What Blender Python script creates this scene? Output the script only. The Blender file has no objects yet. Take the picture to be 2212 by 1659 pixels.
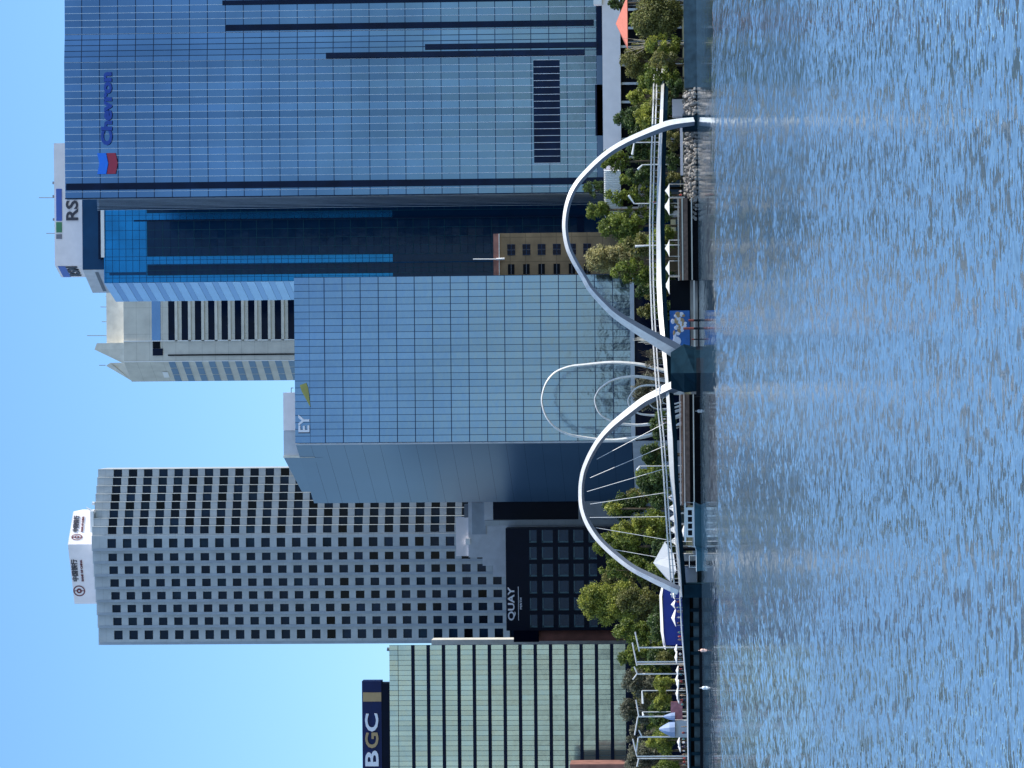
import bpy, math, random
from mathutils import Vector, Matrix
random.seed(7)
S = bpy.context.scene
COL = S.collection
# ------------------------------------------------------------------ camera
FPX = 7440.0; CX = 1106.0; CY = 829.5; CAMZ = 5.0
TH = math.atan((1464-1106)/FPX); RO = 0.009
F = Vector((0, math.cos(TH), math.sin(TH)))
D0 = Vector((0, math.sin(TH), -math.cos(TH))); R0 = Vector((1, 0, 0))
D = D0*math.cos(RO) - R0*math.sin(RO)
R = R0*math.cos(RO) + D0*math.sin(RO)
cam = bpy.data.objects.new('camera', bpy.data.cameras.new('camera'))
COL.objects.link(cam)
m = Matrix.Identity(4)
for i in range(3):
    m[i][0] = D[i]; m[i][1] = R[i]; m[i][2] = -F[i]
m[2][3] = CAMZ
cam.matrix_world = m
cam.data.sensor_width = 36; cam.data.lens = FPX*36/2212
cam.data.clip_start = 1; cam.data.clip_end = 40000
S.camera = cam
# ------------------------------------------------------------------ sky and sun
SUN = Vector((0.64, 0.03, 0.72)).normalized()
EL = math.asin(SUN.z); AZ = math.atan2(SUN.x, SUN.y)
w = bpy.data.worlds.new("World"); S.world = w; w.use_nodes = True
nt = w.node_tree; bg = nt.nodes['Background']
sky = nt.nodes.new('ShaderNodeTexSky'); sky.sky_type = 'NISHITA'; sky.sun_disc = False
sky.sun_elevation = EL; sky.sun_rotation = AZ
sky.air_density = 1.0; sky.dust_density = 0.15; sky.ozone_density = 5.0; sky.altitude = 0
wb = nt.nodes.new('ShaderNodeVectorMath'); wb.operation = 'MULTIPLY'; wb.inputs[1].default_value = (.69, .87, 1.02)   # cool white balance of the camera
tc = nt.nodes.new('ShaderNodeTexCoord'); sx = nt.nodes.new('ShaderNodeSeparateXYZ'); nt.links.new(tc.outputs['Generated'], sx.inputs[0])
mr = nt.nodes.new('ShaderNodeMapRange'); mr.interpolation_type = 'SMOOTHSTEP'; mr.inputs[1].default_value = .88; mr.inputs[2].default_value = -.25; nt.links.new(sx.outputs[1], mr.inputs[0])
vl = nt.nodes.new('ShaderNodeMix'); vl.data_type = 'VECTOR'; vl.inputs[4].default_value = (1, 1, 1); vl.inputs[5].default_value = (2.35, 1.70, 1.30)  # southern sky brightened and warmed, added to lift the shaded facades
nt.links.new(mr.outputs[0], vl.inputs[0]); w2 = nt.nodes.new('ShaderNodeVectorMath'); w2.operation = 'MULTIPLY'
nt.links.new(sky.outputs[0], wb.inputs[0]); nt.links.new(wb.outputs[0], w2.inputs[0]); nt.links.new(vl.outputs[1], w2.inputs[1]); nt.links.new(w2.outputs[0], bg.inputs[0]); bg.inputs[1].default_value = 0.15
sl = bpy.data.lights.new('sun', 'SUN'); sl.energy = 4.5; sl.angle = math.radians(0.53); sl.color = (1, .95, .86)
so = bpy.data.objects.new('sun', sl); COL.objects.link(so)
so.rotation_euler = SUN.to_track_quat('Z', 'Y').to_euler(); so.location = (200, 200, 400)
S.view_settings.view_transform = 'Standard'; S.view_settings.look = 'None'
S.view_settings.exposure = 0.38; S.view_settings.gamma = 1
try: S.view_settings.use_curve_mapping = False
except Exception: pass

# ------------------------------------------------------------------ helpers
def W(dx, dy, Y):
    """point at distance Y seen at picture position (dx down from the sky side, dy across)"""
    r = F + D*((dx-CX)/FPX) + R*((CY-dy)/FPX)
    k = Y/r.y
    return Vector((r.x*k, Y, CAMZ + r.z*k))
def WX(dy, dx, Y): return W(dx, dy, Y).x
def WZ(dx, dy, Y): return W(dx, dy, Y).z
def mpp(Y): return Y/FPX

def tag(o, label=None, cat=None, group=None, kind=None):
    if label: o['label'] = label
    if cat: o['category'] = cat
    if group: o['group'] = group
    if kind: o['kind'] = kind
    return o
def thing(name, label, cat, loc=(0,0,0), group=None):
    o = bpy.data.objects.new(name, None); COL.objects.link(o)
    o.location = loc; o.empty_display_size = 1
    return tag(o, label, cat, group)
class MB:
    def __init__(s): s.v = []; s.f = []; s.m = []
    def quad(s, a, b, c, d, mi=0):
        n = len(s.v); s.v += [tuple(a), tuple(b), tuple(c), tuple(d)]; s.f.append((n, n+1, n+2, n+3)); s.m.append(mi)
    def poly(s, pts, mi=0):
        n = len(s.v); s.v += [tuple(p) for p in pts]; s.f.append(tuple(range(n, n+len(pts)))); s.m.append(mi)
    def prism(s, pts, z0, z1, mi=0, z1s=None):
        """plan polygon extruded; z1s gives a top height for each corner"""
        k = len(pts); n = len(s.v)
        s.v += [(p[0], p[1], z0) for p in pts] + [(p[0], p[1], (z1s[i] if z1s else z1)) for i, p in enumerate(pts)]
        ar = sum(pts[i][0]*pts[(i+1) % k][1]-pts[(i+1) % k][0]*pts[i][1] for i in range(k))
        for i in range(k):
            j = (i+1) % k
            q = (n+i, n+j, n+k+j, n+k+i)
            s.f.append(q if ar > 0 else q[::-1]); s.m.append(mi)
        t = tuple(range(n+k, n+2*k)); b = tuple(range(n+k-1, n-1, -1))
        s.f += [t if ar > 0 else t[::-1], b if ar > 0 else b[::-1]]; s.m += [mi, mi]
    def box(s, x0, x1, y0, y1, z0, z1, mi=0):
        s.prism([(x0, y0), (x1, y0), (x1, y1), (x0, y1)], z0, z1, mi)
    def sweep(s, pts, secs, mi=0, cap=True):
        """rings of section points joined along a path"""
        n = len(s.v); k = len(secs[0])
        for sec in secs: s.v += [tuple(p) for p in sec]
        for i in range(len(secs)-1):
            for j in range(k):
                a = n+i*k+j; b = n+i*k+(j+1) % k
                s.f.append((a, b, b+k, a+k)); s.m.append(mi)
        if cap:
            s.f.append(tuple(range(n+k-1, n-1, -1))); s.m.append(mi)
            e = n+(len(secs)-1)*k; s.f.append(tuple(range(e, e+k))); s.m.append(mi)
    def tube(s, pts, rad, k=6, mi=0):
        pts = [Vector(p) for p in pts]; secs = []
        rs = rad if isinstance(rad, (list, tuple)) else [rad]*len(pts)
        for i, p in enumerate(pts):
            t = (pts[min(i+1, len(pts)-1)]-pts[max(i-1, 0)]).normalized()
            u = t.cross(Vector((0, 1, 0)) if abs(t.y) < .9 else Vector((1, 0, 0))).normalized(); v = t.cross(u)
            secs.append([p+(u*math.cos(2*math.pi*j/k)+v*math.sin(2*math.pi*j/k))*rs[i] for j in range(k)])
        s.sweep(pts, secs, mi)
    def cyl(s, x, y, z0, z1, r, k=10, mi=0, r1=None):
        s.tube([(x, y, z0), (x, y, z1)], [r, r if r1 is None else r1], k, mi)
    def ball(s, c, rx, ry, rz, k=8, mi=0, jit=0):
        n = len(s.v); rows = max(3, k//2)
        for i in range(rows+1):
            ph = math.pi*i/rows
            for j in range(k):
                a = 2*math.pi*j/k; q = 1+random.uniform(-jit, jit)
                s.v.append((c[0]+rx*q*math.sin(ph)*math.cos(a), c[1]+ry*q*math.sin(ph)*math.sin(a), c[2]+rz*q*math.cos(ph)))
        for i in range(rows):
            for j in range(k):
                a = n+i*k+j; b = n+i*k+(j+1) % k
                s.f.append((a, a+k, b+k, b)); s.m.append(mi)
    def build(s, name, mats, parent=None, smooth=False, label=None):
        if not s.v: return None
        me = bpy.data.meshes.new(name)
        off = parent_world(parent) if parent else Vector((0, 0, 0))
        me.from_pydata([(a-off.x, b-off.y, c-off.z) for a, b, c in s.v], [], s.f)
        for q in (mats if isinstance(mats, (list, tuple)) else [mats]): me.materials.append(q)
        me.polygons.foreach_set('material_index', s.m)
        if smooth: me.polygons.foreach_set('use_smooth', [True]*len(s.f))
        me.validate(); me.update()
        o = bpy.data.objects.new(name, me); COL.objects.link(o)
        if parent: o.parent = parent
        if label: o['label'] = label
        return o
def parent_world(p):
    v = Vector((0, 0, 0))
    while p: v = v + Vector(p.location); p = p.parent
    return v
def solo(mb, name, mat, label, cat, loc, group=None, smooth=False, kind=None):
    """a thing that is one mesh, with its origin at loc"""
    e = bpy.data.objects.new('tmp', None); e.location = loc
    o = mb.build(name, mat, None, smooth)
    L = Vector(loc); me = o.data
    me.transform(Matrix.Translation(-L)); o.location = L
    bpy.data.objects.remove(e)
    return tag(o, label, cat, group, kind)
def structure(mb, name, mat, smooth=False):
    o = mb.build(name, mat, None, smooth); o['kind'] = 'structure'; return o

# ------------------------------------------------------------------ materials
def newmat(name):
    q = bpy.data.materials.new(name); q.use_nodes = True
    return q, q.node_tree, q.node_tree.nodes['Principled BSDF']
def mat(name, col, rough=.7, metal=0, var=.12, scale=.4, isl=0, spec=.5, bump=0, bscale=3):
    q, t, b = newmat(name); N = t.nodes; L = t.links
    b.inputs['Roughness'].default_value = rough; b.inputs['Metallic'].default_value = metal
    b.inputs['Specular IOR Level'].default_value = spec
    g = N.new('ShaderNodeNewGeometry')
    no = N.new('ShaderNodeTexNoise'); no.inputs['Scale'].default_value = scale; no.inputs['Detail'].default_value = 5
    L.new(g.outputs['Position'], no.inputs['Vector'])
    mr = N.new('ShaderNodeMapRange'); mr.inputs[1].default_value = .3; mr.inputs[2].default_value = .7
    mr.inputs[3].default_value = 1-var; mr.inputs[4].default_value = 1+var
    L.new(no.outputs[0], mr.inputs[0]); src = mr.outputs[0]
    if isl:
        m2 = N.new('ShaderNodeMapRange'); m2.inputs[3].default_value = 1-isl; m2.inputs[4].default_value = 1+isl
        L.new(g.outputs['Random Per Island'], m2.inputs[0])
        mu = N.new('ShaderNodeMath'); mu.operation = 'MULTIPLY'; L.new(src, mu.inputs[0]); L.new(m2.outputs[0], mu.inputs[1]); src = mu.outputs[0]
    mx = N.new('ShaderNodeVectorMath'); mx.operation = 'SCALE'; mx.inputs[0].default_value = col[:3]
    L.new(src, mx.inputs[3]); L.new(mx.outputs[0], b.inputs['Base Color'])
    if bump:
        n2 = N.new('ShaderNodeTexNoise'); n2.inputs['Scale'].default_value = bscale; n2.inputs['Detail'].default_value = 2
        L.new(g.outputs['Position'], n2.inputs['Vector'])
        bp = N.new('ShaderNodeBump'); bp.inputs['Strength'].default_value = 1; bp.inputs['Distance'].default_value = bump
        L.new(n2.outputs[0], bp.inputs['Height']); L.new(bp.outputs[0], b.inputs['Normal'])
    return q
def seamed(name, col, sx, sz, line=.75, wid=.04, rough=.8, var=.1):
    """concrete or cladding panels: faint joints every sx metres along and sz metres up"""
    q = mat(name, col, rough, var=var, scale=.25); t = q.node_tree; N = t.nodes; L = t.links; b = N['Principled BSDF']
    g = N.new('ShaderNodeNewGeometry'); sp = N.new('ShaderNodeSeparateXYZ'); L.new(g.outputs['Position'], sp.inputs[0])
    outs = []
    for o, s_ in ((0, sx), (2, sz)):
        a = N.new('ShaderNodeMath'); a.operation = 'PINGPONG'; a.inputs[1].default_value = s_/2; L.new(sp.outputs[o], a.inputs[0])
        c = N.new('ShaderNodeMath'); c.operation = 'LESS_THAN'; c.inputs[1].default_value = wid; L.new(a.outputs[0], c.inputs[0]); outs.append(c)
    mxm = N.new('ShaderNodeMath'); mxm.operation = 'MAXIMUM'; L.new(outs[0].outputs[0], mxm.inputs[0]); L.new(outs[1].outputs[0], mxm.inputs[1])
    mr = N.new('ShaderNodeMapRange'); mr.inputs[3].default_value = 1; mr.inputs[4].default_value = line; L.new(mxm.outputs[0], mr.inputs[0])
    old = b.inputs['Base Color'].links[0].from_socket
    sc = N.new('ShaderNodeVectorMath'); sc.operation = 'SCALE'; L.new(old, sc.inputs[0]); L.new(mr.outputs[0], sc.inputs[3]); L.new(sc.outputs[0], b.inputs['Base Color'])
    return q
M = {}
M['blue_glass'] = mat('blue_glass', (.060, .116, .218), .10, 1, .14, .05, .15, bump=.006, bscale=.5)
M['blue_glass2'] = mat('blue_glass2', (.092, .158, .278), .07, 1, .07, .05, .06, bump=.016, bscale=.45)
M['side_glass'] = mat('side_glass', (.055, .115, .20), .35, .25, .06, .05, .05)
M['dark_glass'] = mat('dark_glass', (.001, .006, .022), .1, 0, .3, .2, .35, spec=.07, bump=.02, bscale=.4)
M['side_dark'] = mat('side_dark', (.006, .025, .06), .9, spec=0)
M['blind'] = mat('blind', (.014, .03, .05), .5, 0, .3, .2, .6, spec=.1)
M['tower_window'] = mat('tower_window', (.006, .016, .034), .15, 0, .3, .2, .9, spec=.08)
M['navy_glass'] = mat('navy_glass', (.002, .022, .062), .12, .15, .10, .2, .07, spec=.12, bump=.02, bscale=.4)
M['dark_frame'] = mat('dark_frame', (.003, .012, .04), .5, spec=.1)
M['mullion_dark'] = mat('mullion_dark', (.008, .03, .08), .4, spec=.2)
M['mullion_light'] = mat('mullion_light', (.45, .55, .66), .4)
M['slot'] = mat('slot', (.002, .010, .035), .35, 0, .3, .2, .3, spec=.1)
M['azure'] = mat('azure', (.004, .12, .30), .18, .75, .18, .15, .18)
M['teal'] = mat('teal', (.003, .045, .12), .4, .2, .15, .2, spec=.2)
M['frame_grey'] = mat('frame_grey', (.06, .12, .15), .5, spec=.2)
M['teal_line'] = mat('teal_line', (.006, .07, .11), .5, spec=.2)
M['pale_panel'] = mat('pale_panel', (.26, .42, .62), .35, .5, .08, .1, .08)
M['concrete'] = seamed('concrete', (.42, .46, .49), 50, 4.6, .82, .06)
M['concrete_shade'] = mat('concrete_shade', (.31, .36, .42), .85, var=.1)  # darker concrete: painted shade between tower bays, and one wall panel
M['cream'] = seamed('cream', (.60, .58, .52), 9.3, 4.63, .75, .07)
M['cream_light'] = mat('cream_light', (.68, .65, .58), .85)
M['lilac'] = mat('lilac', (.84, .78, .80), .6, var=.05)
M['white'] = mat('white', (.80, .80, .80), .55, var=.05)
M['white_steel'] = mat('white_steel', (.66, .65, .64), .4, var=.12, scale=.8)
M['steel_shaded'] = mat('steel_shaded', (.12, .14, .18), .5, var=.08)  # shade on the arches' inner faces, painted as darker steel
M['fascia'] = mat('fascia', (.64, .62, .58), .3, .3, var=.06)
M['grey_wall'] = mat('grey_wall', (.50, .53, .58), .8, var=.1)
M['grey_dark'] = mat('grey_dark', (.14, .16, .19), .7)
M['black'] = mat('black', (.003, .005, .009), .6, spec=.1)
M['quay_black'] = mat('quay_black', (.001, .005, .018), .4, spec=.08)
M['green_glass'] = mat('green_glass', (.27, .33, .325), .18, .85, .10, .08, .08, bump=.03, bscale=.35)
M['bar_dark'] = mat('bar_dark', (.003, .008, .025), .5, spec=.1)
M['brown_wall'] = mat('brown_wall', (.17, .065, .05), .8, var=.3, scale=.3)
M['tan_brick'] = seamed('tan_brick', (.24, .17, .095), 6.5, 4.1, .7, .12, .9, .25)
M['red_trim'] = mat('red_trim', (.30, .14, .11), .85, var=.3)
M['navy_sign'] = mat('navy_sign', (.003, .012, .07), .45, spec=.2)
M['tan_sign'] = mat('tan_sign', (.38, .26, .13), .6)
M['letter_white'] = mat('letter_white', (.70, .72, .80), .5, var=.03)
M['letter_dark'] = mat('letter_dark', (.035, .035, .055), .5, var=.03)
M['letter_red'] = mat('letter_red', (.14, .02, .03), .5, var=.1)
M['letter_blue'] = mat('letter_blue', (.0, .045, .30), .5, var=.05)
M['logo_blue'] = mat('logo_blue', (.0, .16, .75), .5, var=.05)
M['logo_red'] = mat('logo_red', (.32, .015, .05), .5, var=.05)
M['sign_blue'] = mat('sign_blue', (.05, .12, .45), .5, var=.05)
M['sign_green'] = mat('sign_green', (.05, .22, .10), .5, var=.05)
M['sign_grey'] = mat('sign_grey', (.18, .18, .22), .5, var=.05)
M['olive_glaze'] = mat('olive_glaze', (.30, .29, .07), .4, var=.2)
M['canvas'] = mat('canvas', (.70, .69, .67), .8, var=.04)
M['coral'] = mat('coral', (.62, .19, .13), .8, var=.08, scale=1.5)
M['cobalt'] = mat('cobalt', (.01, .03, .25), .7, var=.15)
M['timber'] = mat('timber', (.17, .11, .085), .85, var=.3, scale=1.2)
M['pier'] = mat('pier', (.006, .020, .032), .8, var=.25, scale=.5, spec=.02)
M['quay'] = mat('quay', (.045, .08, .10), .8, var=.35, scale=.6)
M['stone'] = mat('stone', (.27, .25, .23), .95, var=.55, scale=.9)
M['pave'] = mat('pave', (.30, .28, .26), .9, var=.15)
M['soil'] = mat('soil', (.035, .045, .02), .95, var=.3, scale=.3)
M['bark'] = mat('bark', (.10, .075, .05), .95, var=.3, scale=2)
M['pale_bark'] = mat('pale_bark', (.42, .36, .28), .9, var=.2, scale=2)
M['rust'] = mat('rust', (.16, .03, .02), .8, var=.3, scale=2)
M['hull_blue'] = mat('hull_blue', (.02, .09, .13), .4)
M['boat_white'] = mat('boat_white', (.70, .76, .80), .35, var=.05)
M['skin'] = mat('skin', (.35, .20, .14), .7)
M['buoy'] = mat('buoy', (.8, .5, .4), .5)
def cloth(n, c): return mat(n, c, .85, var=.1)
CL = [cloth('cloth_white', (.7, .7, .7)), cloth('cloth_red', (.35, .04, .04)), cloth('cloth_navy', (.02, .03, .08)), cloth('cloth_teal', (.05, .2, .22)), cloth('cloth_black', (.015, .015, .02)), cloth('cloth_tan', (.35, .26, .18))]

def leafmat(name, c, c2):
    q, t, b = newmat(name); N = t.nodes; L = t.links
    g = N.new('ShaderNodeNewGeometry')
    rp = N.new('ShaderNodeMix'); rp.data_type = 'RGBA'; rp.inputs[6].default_value = (*c, 1); rp.inputs[7].default_value = (*c2, 1)
    no = N.new('ShaderNodeTexNoise'); no.inputs['Scale'].default_value = .45; no.inputs['Detail'].default_value = 3
    L.new(g.outputs['Position'], no.inputs['Vector'])
    ad = N.new('ShaderNodeMath'); ad.operation = 'MULTIPLY_ADD'; ad.inputs[1].default_value = .6
    L.new(g.outputs['Random Per Island'], ad.inputs[0])
    mr = N.new('ShaderNodeMapRange'); mr.inputs[1].default_value = .35; mr.inputs[2].default_value = .65; mr.inputs[3].default_value = -.1; mr.inputs[4].default_value = .5
    L.new(no.outputs[0], mr.inputs[0]); L.new(mr.outputs[0], ad.inputs[2]); L.new(ad.outputs[0], rp.inputs[0])
    L.new(rp.outputs[2], b.inputs['Base Color']); b.inputs['Roughness'].default_value = .55
    tr = N.new('ShaderNodeBsdfTranslucent'); L.new(rp.outputs[2], tr.inputs['Color'])
    ms = N.new('ShaderNodeMixShader'); ms.inputs[0].default_value = .4
    out = [n for n in N if n.type == 'OUTPUT_MATERIAL'][0]
    L.new(b.outputs[0], ms.inputs[1]); L.new(tr.outputs[0], ms.inputs[2]); L.new(ms.outputs[0], out.inputs[0])
    return q
LF = {'green': leafmat('leaf_green', (.03, .065, .012), (.30, .36, .06)),
      'lime': leafmat('leaf_lime', (.06, .09, .014), (.50, .52, .09)),
      'straw': leafmat('leaf_straw', (.09, .085, .03), (.60, .54, .24)),
      'dark': leafmat('leaf_dark', (.012, .032, .011), (.13, .20, .05)),
      'olive': leafmat('leaf_olive', (.04, .05, .014), (.34, .33, .10)),
      'grey': leafmat('leaf_grey', (.045, .05, .038), (.28, .28, .19))}

def water_mat():
    q, t, b = newmat('river_water'); N = t.nodes; L = t.links
    b.inputs['Base Color'].default_value = (.115, .215, .32, 1); b.inputs['IOR'].default_value = 1.9
    b.inputs['Specular IOR Level'].default_value = .5
    g = N.new('ShaderNodeNewGeometry'); sp = N.new('ShaderNodeSeparateXYZ'); L.new(g.outputs['Position'], sp.inputs[0])
    def noise(sx, sy, det, dist=0):
        mp = N.new('ShaderNodeMapping'); mp.inputs['Scale'].default_value = (sx, sy, 1); L.new(g.outputs['Position'], mp.inputs[0])
        n = N.new('ShaderNodeTexNoise'); n.inputs['Scale'].default_value = 1; n.inputs['Detail'].default_value = det; n.inputs['Roughness'].default_value = .55
        n.inputs['Distortion'].default_value = dist
        L.new(mp.outputs[0], n.inputs['Vector']); return n.outputs[0]
    def math_(op, a, c, d=None):
        n = N.new('ShaderNodeMath'); n.operation = op
        for i, x in enumerate((a, c, d)):
            if x is None: continue
            if isinstance(x, (int, float)): n.inputs[i].default_value = x
            else: L.new(x, n.inputs[i])
        return n.outputs[0]
    def mrange(x, a, c, d, e):
        n = N.new('ShaderNodeMapRange'); n.interpolation_type = 'SMOOTHSTEP'; L.new(x, n.inputs[0])
        for i, v in enumerate((a, c, d, e)): n.inputs[i+1].default_value = v
        return n.outputs[0]
    # calm lee water along the quay: distance from the shore decides how ruffled it is
    edge = math_('ADD', sp.outputs[1], math_('MULTIPLY', noise(.05, .02, 3), 160))
    ruff = mrange(edge, 505, 550, 1, .03)
    patch = mrange(noise(.010, .022, 4, .6), .36, .62, .6, 1.2)
    ruff = math_('MULTIPLY', ruff, patch)
    edge2 = math_('ADD', sp.outputs[1], math_('MULTIPLY', noise(.035, .02, 3), 60))
    ruff = math_('MULTIPLY', ruff, mrange(edge2, 138, 172, 1.1, .33))
    def slope(sx, sy, det, k):
        mp = N.new('ShaderNodeMapping'); mp.inputs['Scale'].default_value = (sx, sy, 1); L.new(g.outputs['Position'], mp.inputs[0])
        n = N.new('ShaderNodeTexNoise'); n.inputs['Scale'].default_value = 1; n.inputs['Detail'].default_value = det; n.inputs['Roughness'].default_value = .6
        L.new(mp.outputs[0], n.inputs['Vector'])
        a = N.new('ShaderNodeVectorMath'); a.operation = 'MULTIPLY_ADD'; a.inputs[1].default_value = (k*.9, k, 0); a.inputs[2].default_value = (-k*.45, -k*.5, 0)
        L.new(n.outputs['Color'], a.inputs[0]); return a.outputs[0]
    def add(a, c):
        n = N.new('ShaderNodeVectorMath'); n.operation = 'ADD'; L.new(a, n.inputs[0]); L.new(c, n.inputs[1]); return n.outputs[0]
    def wgt(v, lo, hi, a, c):          # wave length grows with the open fetch towards the far bank
        n = N.new('ShaderNodeVectorMath'); n.operation = 'SCALE'; L.new(v, n.inputs[0]); L.new(mrange(sp.outputs[1], lo, hi, a, c), n.inputs[3]); return n.outputs[0]
    sl_ = add(add(wgt(slope(3.6, 4.2, 2, 1.5), 110, 260, 1, .15), wgt(slope(2.4, 1.1, 2, 1.5), 50, 150, .5, 1)),
              add(wgt(slope(1.5, .20, 2, 1.6), 90, 260, .1, 1), wgt(slope(.9, .045, 2, 1.6), 180, 380, 0, 1)))
    lean = N.new('ShaderNodeVectorMath'); lean.operation = 'ADD'; lean.inputs[1].default_value = (0, -.06, 0); L.new(sl_, lean.inputs[0]); sl_ = lean.outputs[0]   # the waves' faces are steeper on the south side
    sc = N.new('ShaderNodeVectorMath'); sc.operation = 'SCALE'; L.new(sl_, sc.inputs[0]); L.new(ruff, sc.inputs[3])
    up = N.new('ShaderNodeVectorMath'); up.operation = 'ADD'; up.inputs[1].default_value = (0, 0, 1); L.new(sc.outputs[0], up.inputs[0])
    nm = N.new('ShaderNodeVectorMath'); nm.operation = 'NORMALIZE'; L.new(up.outputs[0], nm.inputs[0]); L.new(nm.outputs[0], b.inputs['Normal'])
    L.new(mrange(edge, 505, 550, .07, .03), b.inputs['Roughness'])
    return q
M['water'] = water_mat()

# ------------------------------------------------------------------ setting
SHORE = 800
mb = MB(); mb.quad((-6000, -6000, 0), (6000, -6000, 0), (6000, SHORE+6, 0), (-6000, SHORE+6, 0)); structure(mb, 'river', M['water'])
mb = MB()
mb.quad((-6000, SHORE, 1.9), (6000, SHORE, 1.9), (6000, 860, 2.4), (-6000, 860, 2.4))
mb.quad((-6000, 860, 2.4), (6000, 860, 2.4), (6000, 1300, 12), (-6000, 1300, 12))
mb.quad((-6000, 1300, 12), (6000, 1300, 12), (6000, 14000, 12), (-6000, 14000, 12))
structure(mb, 'ground', M['soil'])
mb = MB(); mb.box(-75, 80, SHORE-.2, SHORE+12, 0.2, 1.93); structure(mb, 'promenade', M['pave'])
mb = MB(); random.seed(21); px = -1500; ph = 30
while px < 1500:
    wd = random.uniform(18, 60); hh = random.uniform(22, 46) if random.random() < .6 else random.uniform(46, 78)
    yb_ = -560-random.uniform(0, 200); mb.box(px, px+wd*.8, yb_-25, yb_, 0, hh); px += wd
    for _ in range(3): mb.ball((px-random.uniform(0, wd), -520, 6), random.uniform(12, 22), 12, random.uniform(14, 30), 9, 0, .15)
structure(mb, 'south_bank', mat('south_bank', (.06, .075, .06), .9, var=.6, scale=.08))
def gz(y): return 1.9+(y-800)/60*.5 if y < 860 else 2.4+(y-860)/440*9.6

# ------------------------------------------------------------------ lettering
def lettering(txt, c, u, width, height, parent, mt, name='lettering', ext=.25, bold=.022):
    """letters standing on a face: c lower left corner, u reading direction"""
    cu = bpy.data.curves.new('t', 'FONT'); cu.body = txt; cu.extrude = .02; cu.resolution_u = 3; cu.offset = bold
    o = bpy.data.objects.new('t', cu); COL.objects.link(o)
    bpy.context.view_layer.update()
    me = bpy.data.meshes.new_from_object(o.evaluated_get(bpy.context.evaluated_depsgraph_get()))
    xs = [v.co.x for v in me.vertices]; ys = [v.co.y for v in me.vertices]
    x0, x1, y0, y1 = min(xs), max(xs), min(ys), max(ys)
    off = parent_world(parent); u = Vector(u).normalized(); n = Vector((u.y, -u.x, 0))
    for v in me.vertices:
        p = Vector(c)+u*((v.co.x-x0)/(x1-x0)*width)+Vector((0, 0, (v.co.y-y0)/(y1-y0)*height))+n*(ext if v.co.z > 0 else .02)
        v.co = p-off
    me.materials.clear(); me.materials.append(mt)
    bpy.data.objects.remove(o); bpy.data.curves.remove(cu)
    ob = bpy.data.objects.new(name, me); COL.objects.link(ob); ob.parent = parent
    return ob

# ------------------------------------------------------------------ curtain walls
def face_frame(A, B):
    A = Vector((A[0], A[1], 0)); B = Vector((B[0], B[1], 0)); u = (B-A); Lg = u.length; u.normalize()
    return A, u, Lg, Vector((u.y, -u.x, 0))       # outward normal is to the camera side when A is left of B
def curtain(root, A, B, rows, nx, glass, bandname='glass_band', tilt=.012, gap=0.0, out=.05):
    """one glazed band for each storey between the given heights, each pane a leaf of its own, slightly out of plane"""
    A, u, Lg, n = face_frame(A, B)
    for k in range(len(rows)-1):
        zt, zb = rows[k], rows[k+1]; b = MB()
        for i in range(nx):
            a0 = Lg*i/nx; a1 = Lg*(i+1)/nx
            t1, t2 = random.uniform(-tilt, tilt), random.uniform(-tilt, tilt)
            def P(a, z, o): q = A+u*a+n*(out+o); return (q.x, q.y, z)
            b.quad(P(a0, zb+gap, -t1-t2), P(a1, zb+gap, t1-t2), P(a1, zt, t1+t2), P(a0, zt, -t1+t2))
        b.build(bandname, glass, root)
def grid(root, A, B, zs, xs, wv, wh, mt, name='mullions', out=.06, th=.12, z0=None, z1=None):
    A, u, Lg, n = face_frame(A, B); b = MB()
    z0 = min(zs) if z0 is None else z0; z1 = max(zs) if z1 is None else z1
    def bx(a0, a1, za, zb, o):
        p = [A+u*a0+n*out, A+u*a1+n*out, A+u*a1+n*(out+th+o), A+u*a0+n*(out+th+o)]
        b.prism([(q.x, q.y) for q in p], za, zb)
    for x in xs: bx(x-wv/2, x+wv/2, z0, z1, 0)
    for z in zs: bx(0, Lg, z-wh/2, z+wh/2, .01)
    return b.build(name, mt, root)
def strip(root, A, B, a0, a1, z0, z1, mt, name, out=.2, th=.3):
    A, u, Lg, n = face_frame(A, B)
    p = [A+u*a0+n*(out-th), A+u*a1+n*(out-th), A+u*a1+n*out, A+u*a0+n*out]
    b = MB(); b.prism([(q.x, q.y) for q in p], z0, z1); return b.build(name, mt, root)

# ================================================================== BUILDINGS
# ---- glass tower on the right with the logo -----------------------------------------
Y = 930; k = mpp(Y)
xL = WX(424, 700, Y); xM = WX(128, 700, Y); xQ = WX(66, 700, Y); xR = WX(-70, 700, Y)
ZB = gz(Y)
zt = WZ(140, 300, Y); rows = [zt]+[WZ(177+38.85*i, 300, Y) for i in range(29)]+[WZ(1290, 300, Y)]
rows = [r for r in rows if r > WZ(1292, 300, Y)]
T1 = thing('office_tower', 'broad blue glass tower at the right with a blue and red logo near its top', 'office tower', ((xL+xR)/2, Y+25, ZB))
b = MB(); b.prism([(xL, Y), (xM, Y), (xQ, Y+1.4), (xR, Y+1.6), (xR, Y+3), (xL, Y+3)], ZB, zt-.05); b.build('tower_core', M['dark_frame'], T1)
zf, zk = WZ(213, 424, Y+3), WZ(214, 450, Y+58)
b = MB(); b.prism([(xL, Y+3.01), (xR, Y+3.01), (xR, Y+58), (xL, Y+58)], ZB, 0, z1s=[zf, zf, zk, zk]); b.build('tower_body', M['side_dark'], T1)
b = MB()
for i, (yy, w_) in enumerate(((4, .5), (10, .3), (16, .3), (22, .35), (28, .3), (34, .35), (41, .4), (48, .3), (57, .6))):
    b.box(xL-.10, xL-.01, Y+yy, Y+yy+w_, ZB, zf+(zk-zf)*yy/55); 
b.build('side_fins', M['mullion_light'], T1)
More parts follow.
